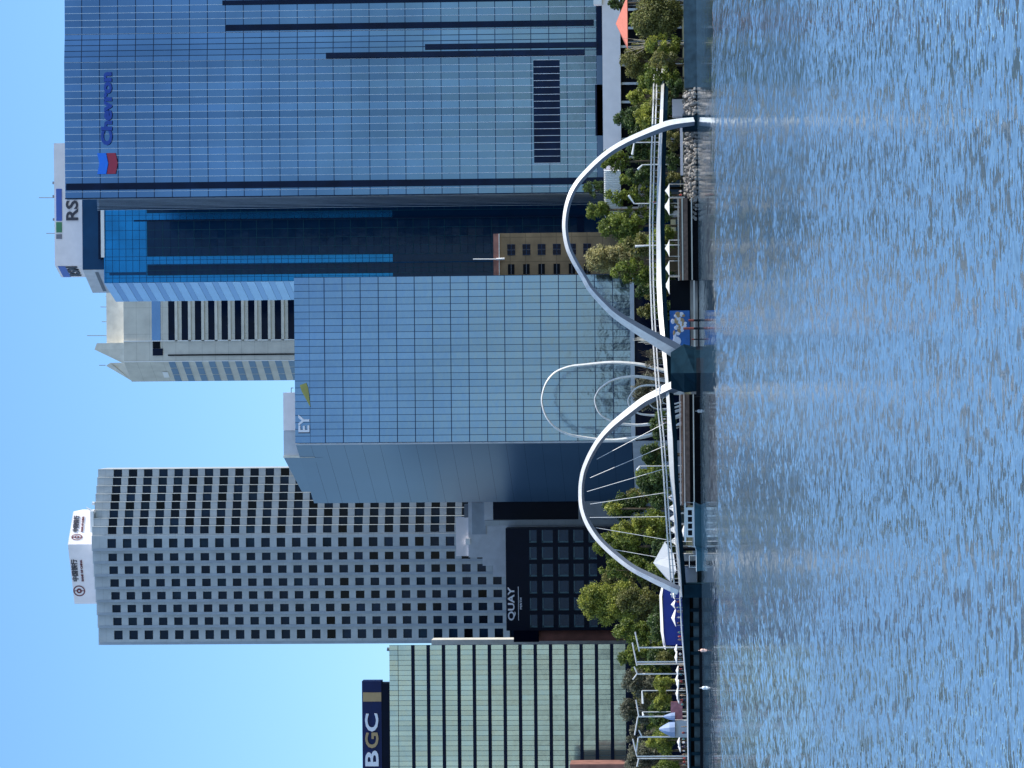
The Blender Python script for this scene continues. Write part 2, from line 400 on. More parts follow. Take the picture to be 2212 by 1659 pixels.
seg = [((xL, Y), (xM, Y)), ((xM, Y), (xQ, Y+1.4)), ((xQ, Y+1.4), (xR, Y+1.6))]
lens = [math.dist(a, c) for a, c in seg]
for (a, c), n_ in zip(seg, (19, 5, 9)):
    curtain(T1, a, c, rows, n_, M['blue_glass'])
    Lg = math.dist(a, c)
    for r_ in rows[1:]: grid(T1, a, c, [r_], [], .1, .2, M['mullion_dark'], 'floor_joint', .02)
    grid(T1, a, c, [], [Lg*i/n_ for i in range(n_+1)], .13, .1, M['mullion_light'] if n_ != 5 else M['mullion_dark'], 'fins', .07, .12, rows[-1], zt)
def ad(dy, ref=0): return k*(424-dy)
strip(T1, *seg[0], ad(404.5), ad(390), rows[-1]-6, zt-.3, M['slot'], 'recess_strip', .5)
strip(T1, *seg[0], ad(424), ad(421.5), rows[-1]-6, zt, M['slot'], 'corner_strip', .5)
def onright(dy):           # distance along the right segments
    x = WX(dy, 900, Y)
    if x > xQ: return seg[2], (x-xQ)
    if x > xM: return seg[1], (x-xM)/(xQ-xM)*lens[1]
    return seg[0], x-xL
for d0, d1, top, bot in ((60, 47, 486, 1283), (107, 96, 918, 1290), (124, 112, 704, 1262), (4, -6, 480, 1290)):
    s_, a0 = onright(d0); _, a1 = onright(d1)
    strip(T1, *s_, max(0, a0), a1 if a1 > a0 else a0+1.3, WZ(bot, 100, Y), WZ(top, 100, Y), M['slot'], 'recess_strip', .5)
# louvred plant-room opening
z0, z1 = WZ(1210, 250, Y), WZ(1153, 250, Y)
lv = strip(T1, *seg[0], ad(358), ad(135), z0, z1, M['slot'], 'louvre_opening', .25, .2)
Ls = ad(135)-ad(358); b = MB()
for i in range(16):
    x = xL+ad(358)+Ls*i/15; b.box(x-.06, x+.06, Y-.45, Y-.25, z0, z1)
b.build('louvre_fins', M['mullion_light'], lv)
# base panels and dark entrance glazing
strip(T1, *seg[0], ad(300), ad(190), WZ(1302, 250, Y), WZ(1286, 250, Y), M['slot'], 'entrance_glazing', .3, .2)
b = MB(); b.box(xL, xM, Y-.3, Y, ZB, rows[-1]-.02); b.build('base_wall', M['side_glass'], T1)
b = MB(); b.box(WX(440, 90, Y), xL+1, Y+8, Y+9, 0, 0.01) if False else None
# lettering and logo near the top
zl = WZ(244, 230, Y)
lettering('Chevron', (WX(314, 240, Y), Y-.3, WZ(243, 230, Y)), (1, 0, 0), (314-155)*k, 25*k, T1, M['letter_blue'], 'lettering', .5, .045)
def chev(dx0, sgn, mt):
    b = MB(); yy = Y-.35; pts = []
    x0, x1 = WX(376, 230, Y), WX(331, 230, Y); xm = (x0+x1)/2
    zA, zB_ = WZ(dx0, 350, Y), WZ(dx0+19, 350, Y); dip = 4.5*k
    top = [(x0, zA), (xm, zA-dip), (x1, zA)]; bot = [(x1, zB_), (xm, zB_-dip), (x0, zB_)]
    f = [(p[0], yy-.4, p[1]) for p in top+bot]; bk = [(p[0], yy+.1, p[1]) for p in top+bot]
    b.quad(f[0], f[1], f[4], f[5]); b.quad(f[1], f[2], f[3], f[4])
    for i in range(6): b.quad(f[i], f[(i+1) % 6], bk[(i+1) % 6], bk[i])
    b.build('logo_chevron', mt, T1)
chev(211, 1, M['logo_blue']); chev(231.5, 1, M['logo_red'])
# ---- azure tower with the lettered sign box -----------------------------------------
Y = 1060; k = mpp(Y); ZB = gz(Y)
x0, x1 = WX(608, 500, Y), WX(430, 500, Y); zt = WZ(216, 520, Y)
xs_ = WX(648.5, 500, Y+22)
T2 = thing('office_tower', 'slim azure and dark glass tower with a pale lilac sign box on top', 'office tower', ((x0+x1)/2, Y+12, ZB))
b = MB(); b.prism([(x0, Y), (x1, Y), (x1, Y+40), (xs_, Y+22)], ZB, zt-1.2); b.build('tower_core', M['azure'], T2)
A, Bq = (x0, Y), (x1, Y)
def aa(dy): return (608-dy)*k
grid(T2, (x0, Y), (x1, Y), [WZ(228+14.6*i, 520, Y) for i in range(43)], [aa(q) for q in (598, 586, 560, 552, 535, 515, 495, 474, 462)], .12, .12, M['teal'], 'panel_joints', .02, .05, WZ(848, 520, Y), WZ(226, 520, Y))
rows = [WZ(318+16.9*i, 520, Y) for i in range(56)]
for d0, d1, nx, t0 in ((552, 475.5, 4, 316), (593, 571.5, 2, 318), (457.5, 448, 1, 315)):
    A2 = (x0+aa(d0), Y); B2 = (x0+aa(d1), Y)
    rr = [r for r in rows if r > WZ(1250, 520, Y)]
    b = MB()
    b.box(A2[0], B2[0], Y-.12, Y+.01, WZ(1262, 520, Y), rr[0]); bk = b.build('window_column', M['dark_frame'], T2)
    curtain(bk, A2, B2, rr, nx, M['navy_glass'], 'glass_band', .008, .12, .16)
    grid(bk, A2, B2, rr[::2], [(B2[0]-A2[0])*j/nx for j in range(nx+1)], .12, .12, M['teal_line'], 'mullions', .2, .06)
strip(T2, A, Bq, aa(571.5), aa(569), WZ(1262, 520, Y), WZ(318, 520, Y), M['teal'], 'pier', .5)
strip(T2, A, Bq, aa(475.5), aa(472.5), WZ(1262, 520, Y), WZ(290, 520, Y), M['dark_frame'], 'pier', .5)
strip(T2, A, Bq, aa(592), aa(586), WZ(316, 520, Y), WZ(236, 520, Y), M['teal'], 'pier', .3)
# lower storeys mirror neighbours: darker glass
b = MB(); b.box(x0, x1, Y-.1, Y, ZB, WZ(848, 520, Y)); b.build('lower_glass', M['navy_glass'], T2)
A3, B3 = (xs_, Y+22), (x0, Y)
sr = [WZ(232+15.6*i, 620, Y+8) for i in range(66)]
for j, mt in ((0, M['pale_panel']), (1, M['side_glass'])):
    pass
A_, u_, L_, n_ = face_frame(A3, B3)
for i in range(0, 34):
    b = MB(); za = zt-1.2-i*4.42; zb_ = za-2.6
    for q0, q1, mt_, o in ((za, zb_, 0, .12), (zb_, za-4.42, 1, .08)):
        if q1 < ZB: continue
        p = [A_+n_*o, A_+u_*L_+n_*o]
        b.quad((p[0].x, p[0].y, q1+.06), (p[1].x, p[1].y, q1+.06), (p[1].x, p[1].y, q0), (p[0].x, p[0].y, q0), mt_)
    b.build('side_panel', [M['pale_panel'], M['blue_glass2']], T2)
# crown under the sign
xc0 = WX(582, 200, Y+2); xc1 = WX(424, 200, Y+2); xcs = WX(632, 200, Y+20)
zc1, zc0 = WZ(178, 520, Y+2), zt-.6
b = MB(); b.prism([(xc0, Y+2), (xc1, Y+2), (xc1, Y+30), (xcs, Y+20)], zt-1.19, zc1); cr = b.build('crown', M['teal'], T2)
A_, u_, L_, n_ = face_frame((xcs, Y+20), (xc0, Y+2))
def sidequad(o, a0, a1, z0, z1, mt, nm, par):
    b = MB(); p = A_+u_*a0+n_*o; q = A_+u_*a1+n_*o
    b.quad((p.x, p.y, z0), (q.x, q.y, z0), (q.x, q.y, z1), (p.x, p.y, z1)); return b.build(nm, mt, par)
sidequad(.1, 0, L_, zt-1.1, zc1, M['grey_wall'], 'crown_side', cr)
sidequad(.2, 1.5, L_*.9, zt+1.2, zt+2.3, M['grey_dark'], 'crown_slot', cr)
b = MB(); b.box(WX(556, 220, Y), WX(448, 220, Y), Y-.6, Y+1.9, WZ(226, 520, Y), WZ(218.5, 520, Y)); b.build('light_band', M['white'], T2)
b = MB(); b.box(WX(560, 220, Y), WX(446, 220, Y), Y-.65, Y+1.9, WZ(218.3, 520, Y), WZ(213, 520, Y)); b.build('light_band_hood', M['dark_frame'], T2)
# sign box
xa, xb = WX(573, 150, Y+6), WX(309, 150, Y+6); xsd = WX(599, 150, Y+17)
z0, z1 = zc1+.01, WZ(118, 520, Y+6)
b = MB(); b.prism([(xa, Y+6), (xb, Y+6), (xb, Y+26), (xsd, Y+17)], z0, z1); sg = b.build('sign_box', M['lilac'], T2)
def bar(d0, d1, t, bt, mt, nm):
    b = MB(); b.box(WX(d0, 128, Y+6), WX(d1, 128, Y+6), Y+5.8, Y+5.99, WZ(bt, (d0+d1)/2, Y+6), WZ(t, (d0+d1)/2, Y+6)); b.build(nm, mt, sg)
bar(477, 408, 121.5, 134, M['sign_blue'], 'colour_bar'); bar(502, 480, 121.5, 134, M['sign_green'], 'colour_bar'); bar(516, 506, 121.5, 134, M['sign_grey'], 'colour_bar')
lettering('RSM', (WX(476, 155, Y+6), Y+5.95, WZ(169, 450, Y+6)), (1, 0, 0), 76*k, 27*k, sg, M['letter_dark'], 'lettering', .3)
Az, uz, Lz, nz = face_frame((xsd, Y+17), (xa, Y+6))
lettering('RSM', (Az+uz*2+nz*.05)+Vector((0, 0, WZ(168, 590, Y+8))), uz, Lz-3, 26*k, sg, M['letter_dark'], 'lettering', .3)
b = MB(); p = Az+uz*.5+nz*.1; q = Az+uz*(Lz-.6)+nz*.1
b.quad((p.x, p.y, z1-3.2), (q.x, q.y, z1-3.2), (q.x, q.y, z1-.8), (p.x, p.y, z1-.8)); b.build('colour_bar', M['sign_blue'], sg)
b = MB()
for dy, l in ((427, 34), (504, 18)): b.tube([W(118, dy, Y+12), W(118-l, dy, Y+12)], .12, 4)
for dy in (395, 424, 474): b.box(WX(dy, 110, Y+8)-.4, WX(dy, 110, Y+8)+.4, Y+8, Y+9, z1, z1+.9)
b.build('roof_aerials', M['grey_dark'], T2)

# ---- cream striped tower with pointed crown -----------------------------------------
Y = 1200; k = mpp(Y); ZB = gz(Y)
xa, xb = WX(780, 400, Y), WX(640, 400, Y); xsd = WX(823.5, 400, Y+17); xp = WX(735, 400, Y)
T3 = thing('office_tower', 'cream concrete tower with dark horizontal window stripes and two pointed roof peaks', 'office tower', ((xa+xb)/2, Y+15, ZB))
zt = WZ(267, 700, Y)
b = MB(); b.prism([(xa, Y), (xb+8, Y), (xb+8, Y+45), (xsd, Y+17)], ZB, zt); b.build('wall', M['cream'], T3)
for i in range(20):
    za, zb_ = WZ(363.5+28.75*i, 700, Y), WZ(377.7+28.75*i, 700, Y)
    if za < 40: break
    b = MB(); b.box(xp, xb+6, Y-.02, Y+.3, zb_, za)
    f_ = b.build('window_band', M['dark_glass'], T3)
    b = MB(); b.box(xp-.3, xb+6, Y-.5, Y-.03, zb_-1.0, zb_-.02); b.build('sill', M['cream_light'], f_)
    A_, u_, L_, n_ = face_frame((xsd, Y+17), (xa, Y))
    b = MB()
    for j in range(3):
        p = A_+u_*(L_*(j+.04)/3)+n_*.06; q = A_+u_*(L_*(j+.96)/3)+n_*.06
        b.quad((p.x, p.y, zb_+.1), (q.x, q.y, zb_+.1), (q.x, q.y, za+.1), (p.x, p.y, za+.1))
    b.build('side_window_band', M['pale_panel'] if False else M['side_glass'], T3)
b = MB(); b.box(xp, xb+6, Y-.15, Y, WZ(347, 700, Y), WZ(328, 700, Y)); up = b.build('upper_glazing', M['blue_glass2'], T3)
b = MB(); b.box(WX(752, 340, Y)-.1, WX(717, 340, Y)-3.2, Y-.3, Y-.16, WZ(346, 740, Y), WZ(330, 740, Y)); b.build('upper_glazing_dark', M['black'], up)
b = MB(); b.box(WX(768, 340, Y), WX(753, 340, Y), Y-.25, Y, WZ(352, 760, Y), WZ(330, 760, Y)); b.build('corner_window', M['slot'], T3)
b = MB(); b.box(WX(767.5, 500, Y), WX(764.5, 500, Y), Y-.3, Y, ZB, WZ(363, 765, Y)); b.build('slit_joint', M['black'], T3)  # dark vertical slit as a black strip on the wall
b = MB(); b.box(WX(780.3, 500, Y), WX(778.5, 500, Y), Y-.2, Y, ZB, zt); b.box(WX(736, 500, Y), WX(734, 500, Y), Y-.5, Y, ZB, zt); b.build('corner_rib', M['white'], T3)
# side opening showing sky and the crown
A_, u_, L_, n_ = face_frame((xsd, Y+17), (xa, Y))
b = MB(); p = A_+u_*(L_*.22)+n_*.2; q = A_+u_*(L_*.5)+n_*.2
b.quad((p.x, p.y, WZ(362, 800, Y+8)), (q.x, q.y, WZ(362, 800, Y+8)), (q.x, q.y, WZ(350, 800, Y+8)), (p.x, p.y, WZ(350, 800, Y+8))); b.build('bright_opening', M['white'], T3)
b = MB(); b.box(WX(741, 240, Y+6), xb+8, Y+6, Y+30, zt, WZ(230, 700, Y+6)); b.build('roof_plant_room', M['cream_light'], T3)
def peak(pA, pB, ztip, dep, nm='roof_peak'):
    (xA, yA), (xB, yB) = pA, pB; b = MB()
    f = [(xA, yA, zt), (xB, yB, zt), (xB, yB, ztip)]; g_ = [(xA+dep*.2, yA+dep, zt), (xB+dep*.2, yB+dep, zt), (xB+dep*.2, yB+dep, ztip)]
    b.poly(f); b.poly(g_[::-1]); b.quad(f[2], f[0], g_[0], g_[2]); b.quad(f[1], f[2], g_[2], g_[1]); b.build(nm, M['cream_light'], T3)
b = MB()
xt = WX(755, 205, Y); xe = WX(741, 240, Y)
b.prism([(xe-.01, Y+.1), (xt, Y+.1), (xt, Y+6), (xe-.01, Y+6)], zt, 0, z1s=[WZ(209, 741, Y), WZ(204, 755, Y), WZ(204, 755, Y), WZ(209, 741, Y)])
xq = WX(787, 270, Y); b.prism([(xt-.01, Y+.1), (xq, Y+3), (xq+1, Y+8), (xt-.01, Y+6)], zt, 0, z1s=[WZ(204, 755, Y), WZ(268, 787, Y), WZ(268, 787, Y), WZ(204, 755, Y)])
b.build('roof_peak', M['cream_light'], T3)
b = MB(); xt = WX(790, 228, Y+10); xq = WX(823, 283, Y+17)
b.prism([(xt+1, Y+9), (xt, Y+11), (xq, Y+17), (xq+1.5, Y+18)], zt-3, 0, z1s=[WZ(229, 786, Y), WZ(228, 790, Y+10), WZ(285, 823, Y+17), WZ(285, 823, Y+17)])
b.build('roof_peak', M['cream_light'], T3)
b = MB()
for dy, t, bt in ((663, 217, 230), (725, 188, 230), (640, 228, 232), (695, 220, 230), (789, 214, 228)): b.tube([W(bt, dy, Y+12), W(t, dy, Y+12)], .12, 4)
b.build('roof_aerials', M['grey_dark'], T3)

# ---- square blue glass block in the middle ------------------------------------------
Y = 900; k = mpp(Y); ZB = gz(Y)
xa, xb = WX(955, 900, Y), WX(597, 900, Y); Yb = 945; xsd = WX(1085, 900, Yb)
T4 = thing('office_tower', 'pale blue gridded glass block in the middle with two white letters near its top', 'office tower', ((xa+xb)/2, Y+22, ZB))
zt = WZ(636.5, 776, Y)
b = MB(); b.prism([(xa, Y), (xb, Y), (xb, Yb), (xsd, Yb)], ZB, zt-.02); b.build('tower_core', M['dark_frame'], T4)
rows = [zt]+[WZ(668.7, 776, Y)]+[WZ(701.4+38.95*i, 776, Y) for i in range(18)]
nx = 24
curtain(T4, (xa, Y), (xb, Y), rows, nx, M['blue_glass2'], tilt=.008)
Lg = xb-xa
grid(T4, (xa, Y), (xb, Y), rows[2:], [Lg*i/nx for i in range(nx+1)], .13, .2, M['mullion_dark'], z0=rows[-1], z1=zt)
grid(T4, (xa, Y), (xb, Y), [rows[1]], [], .13, .06, M['mullion_dark'], 'joint')
# lower hall behind the trees
curtain(T4, (xa, Y), (xb, Y), [rows[-1], WZ(1362, 776, Y)], 12, M['navy_glass'], 'lower_glass', .05)
b = MB(); b.box(xa-.1, xb+.1, Y-.7, Y-.01, WZ(1371, 776, Y), WZ(1362, 776, Y)); b.build('canopy_beam', M['grey_wall'], T4)
b = MB(); b.box(xa-.1, xb+.1, Y-.2, Y-.01, ZB, WZ(1371.2, 776, Y)); b.build('lobby_glass', M['dark_glass'], T4)
# side wall
A_, u_, L_, n_ = face_frame((xsd, Yb), (xa, Y))
for i in range(19):
    za = rows[i] if i < len(rows) else 0; zb_ = rows[i+1] if i+1 < len(rows) else ZB
    b = MB(); p = A_+n_*.06; q = A_+u_*L_+n_*.06
    b.quad((p.x, p.y, zb_+.05), (q.x, q.y, zb_+.05), (q.x, q.y, za), (p.x, p.y, za)); b.build('side_glass_band', M['side_glass'], T4)
strip(T4, (xsd, Yb), (xa, Y), L_-.9, L_, ZB, zt, M['grey_wall'], 'corner_trim', .25)
strip(T4, (xsd, Yb), (xa, Y), 0, L_-.9, ZB, WZ(1368, 1010, Y+10), M['grey_wall'], 'base_trim', .25)
# roof plant
Yp = Y+10; b = MB(); b.box(WX(930, 620, Yp), WX(848, 620, Yp), Yp, Yp+12, zt-.02, WZ(612, 900, Yp)); b.build('roof_plant_room', M['lilac'], T4)
b = MB(); b.box(WX(984, 620, Yp), WX(930.3, 620, Yp), Yp+.3, Yp+12, zt-4, WZ(612.4, 950, Yp)); b.build('roof_plant_room', M['grey_wall'], T4)
b = MB(); b.box(WX(989, 620, Yp), WX(984.2, 620, Yp), Yp, Yp+12, zt-4, WZ(612, 990, Yp)); b.build('roof_rib', M['cream_light'], T4)
b = MB(); xq0 = WX(1062, 680, Y+38)
b.prism([(WX(989.3, 620, Yp), Yp+.4), (WX(989.3, 620, Yp), Yp+20), (xq0, Y+42), (xq0, Y+38)], zt-6, 0, z1s=[WZ(613, 990, Yp)]*2+[WZ(652, 1050, Y+38)]*2)
b.build('sloping_screen', M['side_glass'], T4)
lettering('EY', (WX(933.5, 655, Y), Y-.3, WZ(669, 915, Y)), (1, 0, 0), 37*k, 24*k, T4, M['letter_white'], 'lettering', .5)
b = MB(); b.box(WX(936, 655, Y), WX(934, 655, Y), Y-.8, Y-.2, WZ(669, 915, Y), WZ(645, 915, Y)); b.build('letter_dark_edge', M['letter_dark'], T4)  # dark edge strip beside the first letter
b = MB(); pts = [W(648, 832, Y), W(662, 827, Y), W(666, 838, Y), W(671, 880, Y), W(659, 858, Y), W(652, 845, Y)]
f = [(p.x, Y-.6, p.z) for p in pts]; b.poly(f[::-1]); 
for i in range(6): b.quad(f[i], f[(i+1) % 6], (f[(i+1) % 6][0], Y-.2, f[(i+1) % 6][2]), (f[i][0], Y-.2, f[i][2]))
b.build('yellow_beam_mark', M['olive_glaze'], T4)
b = MB(); b.tube([W(634, 838, Y+3), W(628.5, 838, Y+3)], .1, 4); b.tube([W(629, 848, Y+3), W(629, 838, Y+3)], .1, 4); b.build('davit', M['grey_dark'], T4)

# ---- concrete tower with square windows ---------------------------------------------
Y0 = 1030; ZB = gz(Y0); k = mpp(Y0)
T5 = thing('office_tower', 'concrete tower gridded with small square windows, white sign box with round emblems on top', 'office tower', (WX(1190, 700, Y0), Y0+15, ZB))
rb = [1013.2, 1031, 1049, 1066.5, 1084, 1101.5, 1119, 1137, 1157.5]; lb = [1157.5, 1190, 1217.5, 1245.3, 1273, 1300.8, 1328.5, 1356.3, 1393]
bays = []
for i in range(8): bays.append((rb[i+1], rb[i], Y0+1.0+1.65*(7-i), 'r'))
for i in range(8): bays.append((lb[i+1], lb[i], Y0+1.55*i, 'l'))
zt = WZ(198, 1170, Y0); wtops = [WZ(232+33.22*i, 1170, Y0) for i in range(27)]; wh = 18.8*k
wt = wtops[0]
wins = []; wall = MB(); shade = MB(); shelf = MB()
for dL, dR, Yb_, side in bays:
    xl, xr = WX(dL, 232, Yb_), WX(dR, 232, Yb_); ww = (2.26 if side == 'r' else 2.72)
    if side == 'r': wl = xl+.12 if dL > 1150 else xl+.1
    else: wl = xr-(ww+.85 if dR > 1158 else ww+.95)
    if side == 'r' and dL > 1150: wl = xr-ww-.1
    wr_ = wl+ww
    yb = Yb_+.55
    wall.box(xl, wl, Yb_, yb+16, ZB, zt); wall.box(wr_, xr, Yb_, yb+16, ZB, zt)
    zs = [zt]+[q for t in wtops for q in (t, t-wh)]
    for i in range(0, len(zs)-1, 2):
        wall.box(wl, wr_, Yb_+.004, yb+16, zs[i+1], zs[i])
    wall.box(wl, wr_, Yb_+.004, yb+16, ZB, zs[-1])
    for t in wtops: wins.append((wl, wr_, yb, t-wh, t))
    if side == 'l':      # shade between bays painted as a strip of darker concrete
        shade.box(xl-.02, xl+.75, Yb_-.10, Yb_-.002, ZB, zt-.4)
    else:
        shelf.box(xr-.12, xr-.02, Yb_-.25, Yb_-.002, ZB, zt)
wall.build('wall', M['concrete'], T5); shade.build('shade_strips', M['concrete_shade'], T5); shelf.build('edge_ribs', M['cream_light'], T5)
rest = MB()
for i, (a, c, y, z0, z1) in enumerate(wins):
    bay = i//27; row = i % 27
    q = ((a, y, z0), (c, y, z0), (c, y, z1), (a, y, z1))
    if bay >= 8 and row < 13 and (i % 27) < 12 and bay < 16: b = MB(); b.quad(*q); b.build('window', M['blind'] if random.random() < .10 else M['tower_window'], T5)
    else: rest.quad(*q, mi=(1 if random.random() < .12 else 0))
o = rest.build('windows', [M['tower_window'], M['blind']], T5); o['kind'] = 'stuff'
# roof sign, slightly folded plan
Ys = Y0+4; pr, pm, pl = (WX(1105, 160, Ys+6), Ys+6), (WX(1176, 160, Ys), Ys), (WX(1304.5, 160, Ys+8), Ys+8)
b = MB(); zc = [WZ(148, 1176, Ys)]; z0 = zt+.01; zz = zc[0]
b.prism([pl, pm, pr, (pr[0], Ys+22), (pl[0], Ys+22)], z0, 0, z1s=[zz-.25, zz+.2, zz-.5, zz-.5, zz-.3]); sgn = b.build('sign_box', M['lilac'], T5)
def emblem(A, Bp, dc, zc_, r, ro=1.0):
    A_, u, L_, n = face_frame(A, Bp); c = A_+u*dc
    def ring(r0, r1, mt, o, nm, segs=28, a0=0, a1=2*math.pi):
        b = MB()
        for i in range(segs):
            t0 = a0+(a1-a0)*i/segs; t1 = a0+(a1-a0)*(i+1)/segs
            P = lambda rr, t: tuple(c+u*(rr*ro*math.cos(t))+n*o+Vector((0, 0, zc_+rr*math.sin(t))))
            b.quad(P(r0, t0), P(r1, t0), P(r1, t1), P(r0, t1))
        b.build(nm, mt, sgn)
    ring(r*.80, r, M['letter_red'], .12, 'emblem_ring'); ring(.0, r*.46, M['letter_red'], .12, 'emblem_coin', 14); ring(0, r*.18, M['letter_white'], .18, 'emblem_hole', 4, math.pi/4, math.pi*2.25)
    b = MB()
    for s_ in (1, -1):
        p = [c+u*(-.07*r)+n*.12, c+u*(.07*r)+n*.12]
        z_0, z_1 = zc_+s_*r*.44, zc_+s_*r*.82
        b.quad((p[0].x, p[0].y, min(z_0, z_1)), (p[1].x, p[1].y, min(z_0, z_1)), (p[1].x, p[1].y, max(z_0, z_1)), (p[0].x, p[0].y, max(z_0, z_1)))
    b.build('emblem_bar', M['letter_red'], sgn)
LL = math.dist(pl, pm); LR = math.dist(pm, pr)
fr = lambda dy: (1304.5-dy)/(1304.5-1176)*LL
fr2 = lambda dy: (1176-dy)/(1176-1105)*LR
emblem(pl, pm, fr(1276), WZ(171, 1276, Ys+6), 13.2*k)
emblem(pm, pr, fr2(1160.5), WZ(167, 1160, Ys+2), 12.2*k, .62)
A_, u_, _, n_ = face_frame(pl, pm); c = A_+u_*fr(1255)+n_*.05
lettering('中国银行', c+Vector((0, 0, WZ(169, 1240, Ys+4))), u_, (1255-1202)*k, 14*k, sgn, M['letter_dark'], 'lettering', .2)
lettering('BANK OF CHINA', c+Vector((0, 0, WZ(180, 1240, Ys+4))), u_, (1255-1203)*k, 5*k, sgn, M['letter_red'], 'lettering', .2)
A_, u_, _, n_ = face_frame(pm, pr); c = A_+u_*fr2(1149)+n_*.05
lettering('中国银行', c+Vector((0, 0, WZ(171, 1130, Ys+4))), u_, (1149-1109)*k, 13*k, sgn, M['letter_dark'], 'lettering', .2)
lettering('BANK OF CHINA', c+Vector((0, 0, WZ(181, 1130, Ys+4))), u_, (1149-1111)*k, 4.5*k, sgn, M['letter_red'], 'lettering', .2)
b = MB(); b.box(WX(1150, 200, Ys), WX(1104, 200, Ys), Ys-1.5, Ys+1, zt-.2, zt+.8); b.tube([W(205, 1108, Ys), W(186, 1096, Ys)], [.5, .15], 6); b.tube([W(204, 1088, Ys), W(199, 1087, Ys)], .5, 6)
b.build('roof_crane', M['white'], T5)

# ---- hotel group in front of it ------------------------------------------------------
Y = 965; k = mpp(Y); ZB = gz(Y)
T6 = thing('building', 'pale grey blank walled block with white plant units on its roof', 'building', (WX(1165, 1100, Y), Y+8, ZB))
Z_ = lambda dx, dy=1170: WZ(dx, dy, Y); X_ = lambda dy, dx=1050: WX(dy, dx, Y)
b = MB(); b.box(X_(1204), X_(1084), Y, Y+15, ZB, Z_(1012)); b.box(X_(1222), X_(1204)-.001, Y+.1, Y+15, ZB, Z_(1042)); b.box(X_(1246), X_(1222)-.001, Y+.2, Y+15, ZB, Z_(1064)); b.build('wall', M['grey_wall'], T6)
b = MB(); b.box(X_(1201), X_(1118), Y+.5, Y+6, Z_(1012), Z_(985)); u1 = b.build('plant_unit', M['lilac'], T6)
b = MB(); b.box(X_(1118)+.01, X_(1090), Y+1, Y+6, Z_(1012), Z_(1003)); b.build('plant_unit', M['grey_dark'], T6)
b = MB(); b.box(X_(1154), X_(1086), Y-.4, Y-.01, Z_(1050), Z_(1020)); b.build('wall_panel', M['concrete_shade'], T6)
b = MB(); b.box(X_(1176), X_(1163), Y-.3, Y+.4, Z_(1016), Z_(1006)); b.build('duct', M['white'], T6)
b = MB(); b.box(X_(1124), X_(1084), Y-.8, Y-.41, Z_(1255), Z_(1047)); q_ = b.build('side_wing', M['grey_wall'], T6)
b = MB(); b.box(X_(1123), X_(1084), Y-.9, Y-.81, Z_(1250), Z_(1066)); b.build('side_glazing', M['quay_black'], q_)
b = MB(); b.box(X_(1135), X_(1124.1), Y-1.2, Y-.3, ZB, Z_(1048)); b.build('pier', M['concrete'], q_)

Y = 955; Z_ = lambda dx, dy=1250: WZ(dx, dy, Y); X_ = lambda dy, dx=1150: WX(dy, dx, Y); k = mpp(Y)
T7 = thing('hotel', 'low black glass hotel block with pale lettering on its parapet, below the square windowed tower', 'hotel', (X_(1260), Y+8, ZB))
b = MB(); b.box(X_(1362), X_(1141), Y, Y+9, ZB, Z_(1093)); b.build('wall', M['quay_black'], T7)
b = MB(); b.box(X_(1386), X_(1362)-.01, Y+2, Y+9, ZB, Z_(1162)); b.build('side_wall', M['brown_wall'], T7)
b = MB(); b.prism([(X_(1388), Y+1.9), (X_(1362)-.02, Y+.3), (X_(1362)-.02, Y+9), (X_(1388), Y+9)], Z_(1162)+.01, Z_(1108)); b.build('side_parapet', M['quay_black'], T7)
lettering('QUAY', (X_(1340), Y-.05, Z_(1114, 1300)), (1, 0, 0), 72*k, 17*k, T7, M['letter_white'], 'lettering', .3)
b = MB(); b.box(X_(1340), X_(1267), Y-.2, Y-.01, Z_(1120.5, 1300), Z_(1119.3, 1300)); b.build('sign_rule', M['letter_white'], T7)
lettering('PERTH', (X_(1316), Y-.05, Z_(1127.5, 1300)), (1, 0, 0), 25*k, 4.5*k, T7, M['letter_white'], 'lettering', .2)
for i, (t, bt) in enumerate(((1144, 1160), (1171, 1195), (1206, 1228.5), (1239, 1261), (1272, 1290))):
    for j in range(6):
        d1 = 1145+36.6*j; d0 = d1+26.5
        b = MB(); b.box(X_(d0), X_(d1), Y-.12, Y-.01, Z_(bt), Z_(t)); wn = b.build('window', M['navy_glass'], T7)
        b = MB(); b.box(X_(d0)-.1, X_(d0)+.35, Y-.22, Y-.13, Z_(bt), Z_(t)); b.box(X_(d0), X_(d1), Y-.22, Y-.13, Z_(t)-.35, Z_(t)-.1); b.build('frame', M['frame_grey'], wn)

# ---- green banded building on the left -----------------------------------------------
Y = 930; k = mpp(Y); ZB = gz(Y); Z_ = lambda dx, dy=1530: WZ(dx, dy, Y); X_ = lambda dy, dx=1000: WX(dy, dx, Y)
xa, xb = X_(1720), X_(1393)
T8 = thing('office_building', 'pale green glass building with dark storey bands and a navy sign box', 'office building', ((xa+xb)/2, Y+15, ZB))
b = MB(); b.prism([(xa, Y), (xb, Y), (xb*(Y+35)/Y-1.5, Y+35), (xa, Y+35)], ZB, Z_(842)); b.build('building_core', M['bar_dark'], T8)
edges = [842]+[890.2+33.03*i for i in range(15)]
for i in range(15):
    top = edges[i] if i == 0 else edges[i]+5.4; bot = edges[i+1]
    if i == 14: bot = edges[-1]
    r = [Z_(top), Z_(bot)]
    if i == 0: curtain(T8, (xa, Y), (xb, Y), [Z_(842), Z_(860.2)], 30, M['green_glass'], tilt=.02); r = [Z_(861.4), Z_(890.2)]
    curtain(T8, (xa, Y), (xb, Y), r, 30, M['green_glass'], tilt=.02)
    if i == 14: break
for i in range(1, 16):
    b = MB(); b.box(xa, xb+.05, Y-.35, Y-.01, Z_(edges[i]+6.6), Z_(edges[i]-.8)); b.build('storey_bar', M['bar_dark'], T8)
